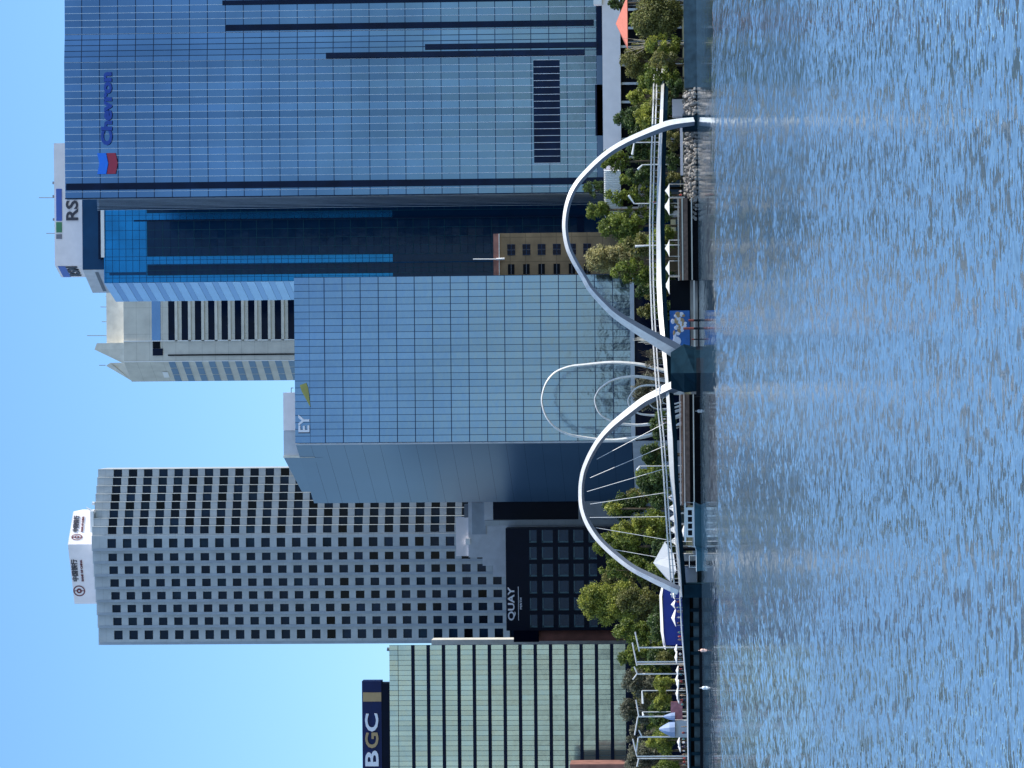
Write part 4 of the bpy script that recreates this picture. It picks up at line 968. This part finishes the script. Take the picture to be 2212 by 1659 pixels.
# blue marquee
Y = 806; T = thing('marquee', 'long cobalt blue marquee with a white roof on the left quay', 'marquee', (WX(1335, 1450, Y), Y+3, gz(Y)))
xa, xb = WX(1394, 1445, Y), WX(1270, 1445, Y)
b = MB(); b.box(xa, xb, Y, Y+8, gz(Y), WZ(1433, 1335, Y)); b.build('side_wall', M['cobalt'], T)
b = MB(); z0 = WZ(1433, 1335, Y); z1 = WZ(1426.5, 1335, Y)
b.sweep(None, [[Vector((xa-1, Y-.6, z0-.5)), Vector((xa-1, Y+4, z0)), Vector((xa-1, Y+8.6, z0-.5))], [Vector((xa+3, Y-.6, z0)), Vector((xa+3, Y+4, z1)), Vector((xa+3, Y+8.6, z0))], [Vector((xb-2, Y-.6, z0+.3)), Vector((xb-2, Y+4, z1+.2)), Vector((xb-2, Y+8.6, z0+.3))], [Vector((xb, Y-.6, z0)), Vector((xb, Y+4, z0+.4)), Vector((xb, Y+8.6, z0))]]); b.build('roof', M['canvas'], T)
for i, (d0, d1) in enumerate(((1296, 1274), (1316, 1298), (1354, 1318))):
    Yt = 797; b = MB(); xa, xb = WX(d0, 1455, Yt), WX(d1, 1455, Yt); z0, z1 = WZ(1458+i, d0, Yt), WZ(1448+i, d0, Yt)
    b.sweep(None, [[Vector((xa, Yt, z0)), Vector((xa, Yt+2, z0+.1)), Vector((xa, Yt+4, z0))], [Vector(((xa+xb)/2, Yt-.3, z0+.3)), Vector(((xa+xb)/2, Yt+2, z1)), Vector(((xa+xb)/2, Yt+4, z0+.3))], [Vector((xb, Yt, z0)), Vector((xb, Yt+2, z0+.2)), Vector((xb, Yt+4, z0))]])
    b.cyl(xa+.2, Yt+2, gz(Yt), z0, .06, 5); b.cyl(xb-.2, Yt+2, gz(Yt), z0, .06, 5)
    solo(b, 'awning', M['canvas'], ['right hand', 'middle', 'long left hand'][i]+' white awning in front of the cobalt marquee', 'awning', ((xa+xb)/2, Yt+2, gz(Yt)))

# ---- tall white masts on the left quay
def mast(dy, t, bt, arms, label, Y=803, dbl=False):
    T = thing('light_mast', label, 'light mast', (WX(dy, bt, Y), Y, gz(Y)), 'white masts along the left quay')
    b = MB(); p = W(t, dy, Y); b.tube([(p.x, Y, gz(Y)), p], .17, 6)
    if dbl: b.tube([(p.x-.6, Y+.8, gz(Y)), (p.x-.6, Y+.8, p.z)], .13, 6)
    b.build('post', M['white_steel'], T)
    for (a, c, d_, e) in arms:
        b = MB(); b.tube([W(a, c, Y), W(d_, e, Y)], .16, 6); b.build('arm', M['white_steel'], T)
mast(1399, 1379, 1472, [(1372, 1365, 1381, 1407)], 'white mast with one slanting arm at the left end of the cobalt marquee')
mast(1430, 1376, 1478, [(1366, 1388, 1376, 1438)], 'white mast with twin posts and a long arm beside the round shrub', dbl=True)
mast(1456, 1377, 1478, [(1376, 1456, 1367, 1468), (1370, 1440, 1377, 1456)], 'white mast with a short forked head behind the yellow green shrub')
mast(1548, 1378, 1436, [(1374, 1512, 1380, 1548), (1378, 1548, 1371, 1588)], 'white mast with a wide drooping V of arms above the blue hooded kiosk')
mast(1592, 1380, 1479, [(1379, 1592, 1374, 1627), (1387, 1592, 1380, 1577)], 'white mast with a raised arm beside the blue hooded kiosk')
mast(1634, 1376, 1482, [(1376, 1634, 1367, 1596), (1380, 1638, 1376, 1656)], 'leftmost tall white mast with arms at the left edge', dbl=True)
def lamp(dy, t, bt, hd, label, Y=820, armlen=.8):
    T = thing('street_lamp', label, 'street lamp', (WX(dy, bt, Y), Y, gz(Y)))
    p = W(t, dy, Y); b = MB(); b.tube([(p.x, Y, gz(Y)), p], .12, 6); b.build('pole', M['white_steel'], T)
    q = W(hd[0], hd[1], Y-.5); b = MB(); b.tube([p, q], [.15, .28], 6); b.build('lamp_head', M['white'], T)
lamp(1492, 1387, 1440, (1389, 1520), 'street lamp with a long bent arm among the grey green trees')
lamp(1538, 1388, 1440, (1390, 1546), 'short headed street lamp left of the forked mast', 821)
lamp(1007, 1382, 1450, (1376, 1016), 'tall double lamp post with a bright head behind the left end of the ring sculpture', 812)
lamp(356, 1388, 1430, (1378, 366), 'street lamp with a bright tilted head under the right arch')
lamp(308, 1370, 1430, (1366, 334), 'street lamp with a long arm just inside the right arch leg')
lamp(440, 1370, 1430, (1358, 422), 'bent grey street lamp in front of the corrugated pavilion')
lamp(530, 1402, 1440, (1372, 532), 'street lamp hidden in the straw green tree')
# ---- sculpture kiosk with hood
Y = 802; T = thing('hooded_kiosk', 'kiosk with pale blue hoods and a pink side panel on the left quay', 'kiosk', (WX(1560, 1470, Y), Y, gz(Y)))
b = MB(); b.box(WX(1554, 1460, Y), WX(1516, 1460, Y), Y, Y+.6, WZ(1474, 1535, Y), WZ(1449, 1535, Y)); b.build('side_panel', mat('pink_panel', (.42, .17, .19), .8, var=.3, scale=1), T)
for d0, d1, t in ((1556, 1538, 1432), (1592, 1556, 1424)):
    b = MB(); xa, xb = WX(d0, 1445, Y), WX(d1, 1445, Y); zt_, zb_ = WZ(t, (d0+d1)/2, Y), WZ(1458, (d0+d1)/2, Y); r = (xb-xa)/2; xm = (xa+xb)/2
    secs = []
    for z, rr in ((zb_, 1), (zb_+(zt_-zb_)*.35, .85), (zb_+(zt_-zb_)*.7, .5), (zt_, .12)):
        secs.append([Vector((xm+r*rr*math.cos(a*math.pi/5), Y-1+r*rr*math.sin(a*math.pi/5), z)) for a in range(10)])
    b.sweep(None, secs); b.build('hood', mat('hood_blue', (.25, .33, .50), .6), T)
b = MB(); b.box(WX(1592, 1465, Y), WX(1556, 1465, Y), Y-1, Y+2, gz(Y), WZ(1458, 1574, Y)-.01); b.build('base', M['grey_wall'], T)

# ---- boat
Y = 778; T = thing('passenger_boat', 'white roofed passenger boat with a dark teal hull moored at the left wharf', 'boat', (WX(1128, 1505, Y), Y, 0))
X_ = lambda dy: WX(dy, 1495, Y); Z_ = lambda dx: WZ(dx, 1130, Y)
b = MB(); z0, z1 = -.2, Z_(1499)
hull = lambda z, s_, e: [Vector((X_(1182)+e, Y-1.4*s_, z)), Vector((X_(1100), Y-1.5*s_, z)), Vector((X_(1083)+e*2, Y, z+.2)), Vector((X_(1100), Y+1.5*s_, z)), Vector((X_(1182)+e, Y+1.4*s_, z))]
b.sweep(None, [hull(z0, .8, -.4), hull(z1, 1.0, 0)]); b.build('hull', M['hull_blue'], T)
b = MB(); b.box(X_(1160), X_(1096), Y-1.1, Y+1.1, z1+.0, Z_(1482)); cb = b.build('cabin', M['boat_white'], T)
for i in range(4):
    b = MB(); b.box(X_(1156-14.5*i), X_(1145-14.5*i), Y-1.16, Y-1.11, Z_(1495), Z_(1486)); b.build('window', M['black'], cb)
b = MB(); b.prism([(X_(1170), Y-1.4), (X_(1086), Y-1.4), (X_(1084), Y), (X_(1086), Y+1.4), (X_(1170), Y+1.4)], Z_(1482)+.01, Z_(1478)); b.build('roof', M['boat_white'], T)
b = MB(); b.box(X_(1182), X_(1083), Y-1.55, Y-1.42, Z_(1500), Z_(1498)); b.tube([(X_(1180), Y-1.3, z1), (X_(1180), Y-1.3, Z_(1486))], .05, 5); b.tube([(X_(1086), Y-1, z1), (X_(1084), Y-1, Z_(1484))], .05, 5); b.build('gunwale_rail', M['boat_white'], T)
Y = 776; T = thing('dinghy', 'low open dark hulled boat moored beside the landing stage, left of the white boat', 'boat', (WX(1215, 1505, Y), Y, 0))
b = MB(); X_ = lambda dy: WX(dy, 1500, Y); Z_ = lambda dx: WZ(dx, 1200, Y)
b.sweep(None, [[Vector((X_(1232), Y-.9, -.1)), Vector((X_(1192), Y-.8, -.1)), Vector((X_(1184), Y, 0)), Vector((X_(1192), Y+.8, -.1)), Vector((X_(1232), Y+.9, -.1))], [Vector((X_(1234), Y-1.1, Z_(1504))), Vector((X_(1190), Y-1, Z_(1504))), Vector((X_(1180), Y, Z_(1502))), Vector((X_(1190), Y+1, Z_(1504))), Vector((X_(1234), Y+1.1, Z_(1504)))]]); b.build('hull', M['hull_blue'], T)
b = MB(); b.tube([(X_(1234), Y-1.1, Z_(1504)), (X_(1190), Y-1, Z_(1504)), (X_(1180), Y, Z_(1502))], .07, 5); b.tube([(X_(1225), Y-.9, Z_(1504)), (X_(1225), Y-.9, Z_(1489)), (X_(1200), Y-.9, Z_(1489)), (X_(1200), Y-.9, Z_(1504))], .06, 5); b.build('rail', M['boat_white'], T)
for dy, dx, Yy, lb in ((1405, 1521.5, 745, 'small pinkish buoy floating off the left quay'), (1486, 1525.5, 700, 'small white buoy floating off the left quay, leftmost'), (888, 1508, 780, 'tiny white buoy left of the main bridge pier')):
    b = MB(); x = WX(dy, dx, Yy); b.ball((x, Yy, .25), .38, .38, .45, 10); b.cyl(x, Yy, .5, 1.1, .06, 5); solo(b, 'buoy', M['buoy'] if dy == 1405 else M['white'], lb, 'buoy', (x, Yy, 0), None, True)

# ================================================================== PEOPLE
def person_mesh(pose, top, legs):
    """one continuous body skinned over joints"""
    J = {'pel': (0, 0, .95), 'ch': (0, 0, 1.35), 'nk': (0, 0, 1.50), 'hd': (0, -.02, 1.64), 'ht': (0, -.01, 1.74)}
    s_ = .14 if pose else .05; e = -.12 if pose == 2 else 0
    J.update({'shl': (-.19, 0, 1.42), 'ell': (-.25, .02+e, 1.15), 'hal': (-.24, -.08+e, .90), 'shr': (.19, 0, 1.42), 'elr': (.25, .02, 1.15), 'har': (.24, -.08, .90)})
    J.update({'hil': (-.09, 0, .90), 'knl': (-.11, -s_, .50), 'anl': (-.11, -s_*.6, .08), 'tol': (-.11, -s_*.6-.16, .03), 'hir': (.09, 0, .90), 'knr': (.11, 0, .50), 'anr': (.11, s_*1.3, .08), 'tor': (.11, s_*1.3-.14, .03)})
    E = [('pel', 'ch'), ('ch', 'nk'), ('nk', 'hd'), ('hd', 'ht'), ('ch', 'shl'), ('shl', 'ell'), ('ell', 'hal'), ('ch', 'shr'), ('shr', 'elr'), ('elr', 'har'), ('pel', 'hil'), ('hil', 'knl'), ('knl', 'anl'), ('anl', 'tol'), ('pel', 'hir'), ('hir', 'knr'), ('knr', 'anr'), ('anr', 'tor')]
    Rr = {'pel': .15, 'ch': .17, 'nk': .06, 'hd': .10, 'ht': .07, 'shl': .075, 'shr': .075, 'ell': .05, 'elr': .05, 'hal': .035, 'har': .035, 'hil': .1, 'hir': .1, 'knl': .07, 'knr': .07, 'anl': .045, 'anr': .045, 'tol': .035, 'tor': .035}
    ks = list(J); me = bpy.data.meshes.new('body'); me.from_pydata([J[q] for q in ks], [(ks.index(a), ks.index(c)) for a, c in E], [])
    o = bpy.data.objects.new('body', me); COL.objects.link(o)
    md = o.modifiers.new('s', 'SKIN'); me.skin_vertices[0].data[0].use_root = True
    for i, q in enumerate(ks): me.skin_vertices[0].data[i].radius = (Rr[q], Rr[q]*(.7 if q in ('ch', 'pel') else 1))
    sb_ = o.modifiers.new('u', 'SUBSURF'); sb_.levels = 1; sb_.render_levels = 1
    bpy.context.view_layer.update()
    r = bpy.data.meshes.new_from_object(o.evaluated_get(bpy.context.evaluated_depsgraph_get()))
    bpy.data.objects.remove(o); r.materials.clear()
    for q in (M['skin'], CL[top], CL[legs], M['bark']): r.materials.append(q)
    for p in r.polygons:
        z = p.center.z; ax = abs(p.center.x)
        p.material_index = 3 if z > 1.70 else 0 if z > 1.47 or (ax > .19 and z < 1.12) else 2 if z < .97 else 1
        p.use_smooth = True
    return r
PM = {}
def person(dy, Y, z, top, legs, pose, rot, label):
    key = (pose, top, legs)
    if key not in PM: PM[key] = person_mesh(pose, top, legs)
    o = bpy.data.objects.new('person', PM[key]); COL.objects.link(o); x = WX(dy, 1470, Y)
    o.location = (x, Y, z); o.rotation_euler = (0, 0, rot); tag(o, label, 'person', 'people on the waterfront'); return o
names = ['white', 'red', 'navy', 'teal', 'black', 'tan']; pos = ['standing', 'walking', 'strolling']
wz = WZ(1477, 970, 793)
ppl = [(1018, 1, 2, 0), (1010, 1, 4, 1), (1001, 0, 2, 0), (987, 4, 5, 2), (962, 2, 5, 1), (948, 0, 4, 0), (925, 3, 4, 1), (1052, 5, 2, 1)]
for i, (dy, t, l, p) in enumerate(ppl):
    person(dy, 792.2, wz-1.2, t, l, p, random.uniform(0, 6), f'person in a {names[t]} top and {names[l]} trousers {pos[p]} on the wharf left of the pier')
zr = WZ(1474, 500, 797)-.9
for i, (dy, t, l, p) in enumerate(((421, 1, 4, 1), (413, 0, 2, 0), (462, 4, 4, 0), (470, 4, 2, 1), (487, 3, 5, 1), (508, 0, 5, 2), (585, 1, 2, 0))):
    person(dy, 798.5, zr, t, l, p, random.uniform(0, 6), f'person in a {names[t]} top and {names[l]} trousers {pos[p]} on the wharf right of the boathouse')
for i, (dy, t, l, p) in enumerate(((1334, 0, 2, 0), (1346, 4, 2, 1), (1366, 3, 4, 2), (1382, 5, 2, 0), (1413, 0, 4, 1), (1472, 1, 4, 0), (1488, 0, 5, 2), (1604, 0, 2, 1), (1613, 2, 4, 0), (1622, 0, 4, 0), (1646, 1, 5, 1))):
    zz_ = WZ(1472.5+(dy-1290)*.038+3, dy, 790)
    person(dy, 789, zz_-.1, t, l, p, random.uniform(0, 6), f'person in a {names[t]} top and {names[l]} trousers {pos[p]} on the left quay')
for i, dy in enumerate((1300, 1312, 1322, 1375, 1425, 1437, 1445, 1457, 1502, 1512, 1522, 1570, 1583, 1597, 1630, 1638, 1652)):
    t, l, p = (i*2+1) % 6, (2, 4, 5)[i % 3], i % 3
    person(dy, 790.5+(i % 4), WZ(1472.5+(dy-1290)*.038+3, dy, 790)-.1, t, l, p, i*1.3, f'person in a {names[t]} top and {names[l]} trousers in the crowd on the left quay')
for i, dy in enumerate((1042, 1060, 975, 938, 905, 880, 1070)):
    t, l, p = (i*2) % 6, (2, 4, 5)[(i+1) % 3], i % 3
    person(dy, 793.2, wz-1.1, t, l, p, i*1.7, f'person in a {names[t]} top and {names[l]} trousers in the crowd on the left wharf')
def deckz(dy):
    for i in range(len(DK)-1):
        if DK[i][0] <= dy <= DK[i+1][0]:
            f = (dy-DK[i][0])/(DK[i+1][0]-DK[i][0]); t = DK[i][1]*(1-f)+DK[i+1][1]*f; return W(t, dy, dY(dy)+3)
for i, (dy, t, l, p) in enumerate(((905, 0, 2, 1), (912, 2, 5, 1), (436, 1, 4, 1), (520, 3, 5, 1), (1075, 5, 4, 2))):
    q = deckz(dy); person(dy, q.y, q.z-.55, t, l, p, 1.6, f'person in a {names[t]} top and {names[l]} trousers walking across the footbridge')

k_ = 0
for dy, sz in ((1420, 1.5), (1449, 1.2), (1468, 1.3), (1478, 1.1), (1498, 1.6), (1508, 1.3), (1603, 1.1), (1613, 1.3), (1403, 1.2), (1060, 1.2), (1148, 1.4)):
    Yp = 793+(k_ % 3); k_ += 1; zb_ = WZ(1474+(dy-1290)*.03, dy, Yp)-.3 if dy > 1200 else gz(Yp)
    b = MB(); x = WX(dy, 1465, Yp); ht = 2.3+.2*(k_ % 2)
    b.cyl(x, Yp, zb_, zb_+ht, .04, 5)
    n = len(b.v)
    for j in range(8):
        a0, a1 = j*math.pi/4, (j+1)*math.pi/4
        b.poly([(x+sz*math.cos(a0), Yp+sz*math.sin(a0), zb_+ht-.45), (x+sz*math.cos(a1), Yp+sz*math.sin(a1), zb_+ht-.45), (x, Yp, zb_+ht+.05)])
        b.poly([(x+sz*math.cos(a1), Yp+sz*math.sin(a1), zb_+ht-.45), (x+sz*math.cos(a0), Yp+sz*math.sin(a0), zb_+ht-.45), (x+sz*math.cos(a0), Yp+sz*math.sin(a0), zb_+ht-.62), (x+sz*math.cos(a1), Yp+sz*math.sin(a1), zb_+ht-.62)][::-1])
    solo(b, 'parasol', M['canvas'], 'small white cafe parasol on the waterfront', 'parasol', (x, Yp, zb_), 'white cafe parasols')
# ================================================================== TREES
def tree(kind, d0, d1, t, bt, Y, leaf, label, dens=1.0, lobes=9, bark='bark', thick=.35, name='tree', cat='tree', ls=.42, base=None, group=None, sky=.0, shape=1.0):
    random.seed(int(d0*7+t*13)); mid = (d0+d1)/2; g0 = gz(Y) if base is None else base
    cx = WX(mid, t, Y); rx = (WX(d1, t, Y)-WX(d0, t, Y))/2; zt_, zb_ = WZ(t, mid, Y), WZ(bt, mid, Y); cz = (zt_+zb_)/2; rz = (zt_-zb_)/2; ry = rx*.8
    T = thing(name, label, cat, (cx, Y, g0), group)
    L_ = []; R_ = min(rx, rz*1.1)
    for i in range(int(lobes*2.4)+5):
        a = random.uniform(0, 2*math.pi); v = random.uniform(-1, 1); r = random.uniform(.17, .38)*R_
        rad = math.sqrt(max(0, 1-v*v))*math.sqrt(random.uniform(.12, 1))
        if shape < 1 and v > 0: rad *= (1-v*(1-shape)*1.4)
        L_.append((cx+(rx-r)*rad*math.cos(a), Y+(ry-r*.8)*rad*math.sin(a), cz+(rz-r*.8)*v, r))
    b = MB(); lo = max(g0+.3, zb_)
    b.tube([(cx, Y, g0-.2), (cx+random.uniform(-.3, .3), Y, lo+.2*(cz-lo)), (cx+random.uniform(-.5, .5), Y, cz)], [thick, thick*.75, thick*.4], 7)
    for (x, y, z, r) in L_[:7]:
        m_ = ((cx+x)/2, (Y+y)/2, (lo+z)/2+.2); b.tube([(cx, Y, lo+.15*(cz-lo)), m_, (x, y, z)], [thick*.4, thick*.25, thick*.1], 5)
    b.build('trunk', M[bark], T, True)
    b = MB()
    for (x, y, z, r) in L_:
        n_ = int(dens*30*(r/ls)**2)+16
        for _ in range(min(n_, 900)):
            v = Vector((random.gauss(0, 1), random.gauss(0, 1), random.gauss(0, 1))).normalized(); q = r*(random.uniform(.55, 1.1) if random.random() < .8 else random.uniform(1.0, 1.45))
            p = Vector((x, y, z))+Vector((v.x*q, v.y*q, v.z*q*.8))
            if p.z < g0+.1: continue
            nn = (v*.6+Vector((random.gauss(0, .6), random.gauss(0, .6), random.gauss(0, .6)+.3))).normalized()
            uu = nn.orthogonal().normalized(); uu.rotate(Matrix.Rotation(random.uniform(0, 6.28), 3, nn)); vv = nn.cross(uu); s1 = ls*random.uniform(.35, .75); s2 = s1*random.uniform(.4, .9)
            b.quad(p-uu*s1, p-vv*s2, p+uu*s1, p+vv*s2)
    b.build('crown', LF[leaf], T)
    return T
TR = [  # right edge, left edge, top, bottom, distance, leaf, label
 (-30, 95, 1362, 1478, 812, 'olive', 'broad olive green tree at the far right behind the dark quay wall', 1.1, 14),
 (70, 128, 1392, 1476, 808, 'lime', 'yellow olive tree left of the broad tree at the far right', 1.1, 9),
 (92, 178, 1336, 1400, 845, 'olive', 'sparse olive tree against the lilac fascia below the right tower', .6, 9),
 (-8, 26, 1309, 1360, 862, 'dark', 'dark conifer tip beside the coral roof', 1.2, 6),
 (108, 150, 1405, 1480, 806, 'olive', 'olive shrubby tree right of the bridge end', 1.0, 7),
 (140, 200, 1390, 1470, 812, 'green', 'mid green tree at the right end of the footbridge', 1.0, 9),
 (185, 232, 1352, 1425, 835, 'lime', 'bright yellow green tree just right of the right arch', 1.0, 8),
 (222, 288, 1325, 1400, 850, 'dark', 'dark tree with a pointed top in front of the lilac fascia', 1.1, 8),
 (216, 290, 1366, 1440, 830, 'lime', 'yellow green tree behind the right leg of the right arch', .9, 8),
 (286, 345, 1352, 1425, 848, 'dark', 'dark tree under the right half of the right arch', 1.1, 8),
 (318, 378, 1296, 1362, 872, 'green', 'green tree rising between lilac fascia and corrugated pavilion', 1.0, 9),
 (385, 432, 1258, 1310, 905, 'dark', 'dark tree in front of the finned wing of the right tower', 1.1, 7),
 (350, 402, 1352, 1412, 846, 'dark', 'dark tree under the lamp head inside the right arch', 1.1, 7),
 (430, 478, 1262, 1320, 885, 'green', 'small light green tree at the corner of the corrugated pavilion', 1.0, 8),
 (455, 525, 1292, 1400, 850, 'green', 'rounded green tree left of the corrugated pavilion', 1.1, 12),
 (520, 605, 1262, 1385, 862, 'straw', 'large straw coloured tree under the crown of the right arch', 1.2, 16),
 (497, 560, 1345, 1425, 838, 'olive', 'olive tree in front of the large straw coloured tree', 1.0, 9),
 (556, 620, 1318, 1425, 842, 'green', 'dark leafy tree right of the middle glass block', 1.1, 11),
 (605, 652, 1370, 1425, 838, 'dark', 'low dark tree at the foot of the middle glass block', 1.1, 7),
 (652, 692, 1374, 1412, 848, 'olive', 'small round tree with a pale trunk before the middle glass block', 1.0, 6),
 (750, 800, 1382, 1432, 846, 'grey', 'thin grey tree between the two arches', .5, 6),
 (800, 905, 1360, 1440, 868, 'grey', 'wide thin greyish tree seen through the ring sculpture', .45, 10),
 (952, 1015, 1380, 1450, 852, 'dark', 'dark tree left of the ring sculpture', 1.1, 9),
 (1005, 1078, 1374, 1450, 858, 'dark', 'dark tree at the lower left corner of the middle glass block', 1.1, 10),
 (1062, 1130, 1300, 1400, 880, 'dark', 'tall dark tree below the grey blank walled block', .9, 11),
 (1078, 1125, 1305, 1345, 872, 'lime', 'loose sprig of light green foliage in front of the tall dark tree', .35, 5),
 (1108, 1182, 1322, 1440, 838, 'lime', 'bright green tree inside the left half of the left arch', 1.1, 13),
 (1095, 1180, 1380, 1455, 845, 'green', 'mid green tree behind the row of small white tents', 1.0, 9),
 (1148, 1215, 1268, 1390, 872, 'green', 'tall green tree whose top stands right of the black hotel front', 1.1, 13),
 (1196, 1262, 1292, 1420, 852, 'green', 'dense green tree behind the left leg of the left arch', 1.1, 13),
 (1240, 1355, 1250, 1395, 866, 'lime', 'largest light green tree in front of the black hotel', 1.25, 20),
 (1262, 1330, 1330, 1430, 836, 'olive', 'olive tree behind the cobalt marquee', 1.0, 10),
 (1328, 1400, 1322, 1425, 845, 'green', 'green tree left of the largest light green tree', 1.1, 12),
 (1392, 1450, 1330, 1425, 850, 'green', 'green tree before the right end of the green banded building', 1.0, 10),
 (1440, 1512, 1340, 1425, 855, 'grey', 'grey green tree left of the forked mast', 1.0, 10),
 (1500, 1570, 1338, 1420, 858, 'grey', 'pale grey green tree below the middle of the green banded building', 1.0, 10),
 (1560, 1610, 1342, 1425, 852, 'grey', 'narrow grey tree near the reddish wall', .9, 8),
 (1600, 1690, 1348, 1430, 848, 'grey', 'grey leaved tree at the far left edge', 1.0, 10)]
for (d0, d1, t, bt, Y, lf, lab, dn, lo) in TR:
    tree('t', d1, d0, t, bt, Y, lf, lab, dn, lo, sky=0, shape=.6 if 'pointed' in lab or 'conifer' in lab else 1.0, bark='pale_bark' if 'pale' in lab or 'thin' in lab else 'bark')
random.seed(5)
BK = [(955, 1010, 1388), (990, 1060, 1372), (1040, 1100, 1352), (1120, 1185, 1330), (1170, 1235, 1312), (1215, 1290, 1300), (1285, 1350, 1312), (1335, 1400, 1335), (1375, 1430, 1352), (1425, 1480, 1362), (1465, 1530, 1366), (1530, 1590, 1368), (1590, 1650, 1366), (1630, 1700, 1366),
      (600, 655, 1385), (560, 625, 1345), (500, 570, 1330), (440, 505, 1312), (395, 450, 1300), (366, 410, 1330), (150, 210, 1372), (195, 255, 1365), (250, 315, 1360), (310, 366, 1362), (20, 80, 1350), (80, 130, 1362), (120, 165, 1368)]
for i, (d0, d1, t) in enumerate(BK):
    tree('b', d1, d0, t, 1452, 884+random.uniform(-6, 3), random.choice(['green', 'olive', 'green', 'dark']), 'dark tree in the shaded back row between the buildings and the waterfront', .75, 13, ls=.5, group='trees of the shaded back row')
HG = [(1000, 1060, 'dark'), (1055, 1110, 'dark'), (1150, 1215, 'dark'), (1205, 1270, 'green'), (640, 700, 'dark'), (560, 640, 'dark'), (480, 560, 'green'), (400, 480, 'dark'), (180, 260, 'olive'), (240, 300, 'dark'), (1390, 1450, 'dark'), (1500, 1580, 'dark'), (1560, 1640, 'green'), (100, 180, 'olive'), (1290, 1400, 'dark'), (880, 960, 'dark')]
for i, (d0, d1, lf) in enumerate(HG):
    tree('h', d1, d0, 1402+random.uniform(-6, 6), 1462, 824+random.uniform(-4, 4), lf, 'low leafy tree of the dense belt right behind the promenade', .8, 9, ls=.42, thick=.2, group='low trees behind the promenade')
SH = [(276, 330, 1432, 1472, 812, 'olive', 'olive shrub below the deck inside the right arch leg'), (328, 372, 1436, 1472, 812, 'dark', 'dark shrub in the middle of the bed above the riprap'), (366, 400, 1434, 1470, 814, 'olive', 'rounded olive shrub at the end of the bed beside the first peaked tent'),
 (1404, 1442, 1416, 1456, 806, 'olive', 'large rounded olive shrub left of the cobalt marquee'), (1450, 1500, 1410, 1462, 805, 'lime', 'yellow green shrub beside the forked mast'), (1492, 1540, 1412, 1452, 806, 'lime', 'yellow green shrub right of the hooded kiosk'),
 (1580, 1622, 1392, 1450, 806, 'lime', 'tall yellow green shrub left of the hooded kiosk'), (1625, 1690, 1405, 1468, 806, 'green', 'dense green shrub at the left edge of the quay'), (200, 250, 1432, 1462, 815, 'dark', 'dark shrub behind the lilac grey kiosk'), (150, 215, 1440, 1478, 805, 'dark', 'dark shrubbery at the right end of the riprap')]
for (d0, d1, t, bt, Y, lf, lab) in SH:
    tree('s', d1, d0, t, bt, Y, lf, lab, 1.2, 7, thick=.12, name='shrub', cat='shrub', ls=.34)
def bare(dy, t, bt, Y, label, spread=1.6, seed=1, mt='pale_bark', n=16):
    random.seed(seed); p0 = W(bt, dy, Y); T = thing('bare_tree', label, 'tree', (p0.x, Y, gz(Y))); H = WZ(t, dy, Y)-gz(Y)
    b = MB(); b.tube([(p0.x, Y, gz(Y)), (p0.x+.1, Y, gz(Y)+H*.55)], [.22, .14], 6); b.build('trunk', M[mt], T)
    b = MB()
    for i in range(n):
        z = gz(Y)+H*random.uniform(.25, .6); a = random.uniform(0, 6.28); e = (p0.x+spread*math.cos(a)*random.uniform(.4, 1.2), Y+spread*math.sin(a), gz(Y)+H*random.uniform(.7, 1))
        b.tube([(p0.x, Y, z), ((p0.x+e[0])/2+random.uniform(-.3, .3), (Y+e[1])/2, (z+e[2])/2), e], [.09, .06, .03], 4)
    b.build('branches', M[mt], T)
bare(736, 1366, 1420, 842, 'small bare cream coloured tree just left of the right arch leg', 1.0, 2, 'cream_light', 26)
bare(775, 1378, 1425, 845, 'bare branching tree above the main bridge pier', 2.2, 3, 'bark')
bare(815, 1375, 1425, 872, 'bare tree behind the right side of the ring sculpture', 3.0, 4, 'bark', 24)
bare(1655, 1385, 1440, 846, 'bare forked tree at the far left', 2.5, 5, 'bark')
bare(95, 1345, 1400, 840, 'pale trunked bare tree below the coral roof', 2.5, 6, 'pale_bark')
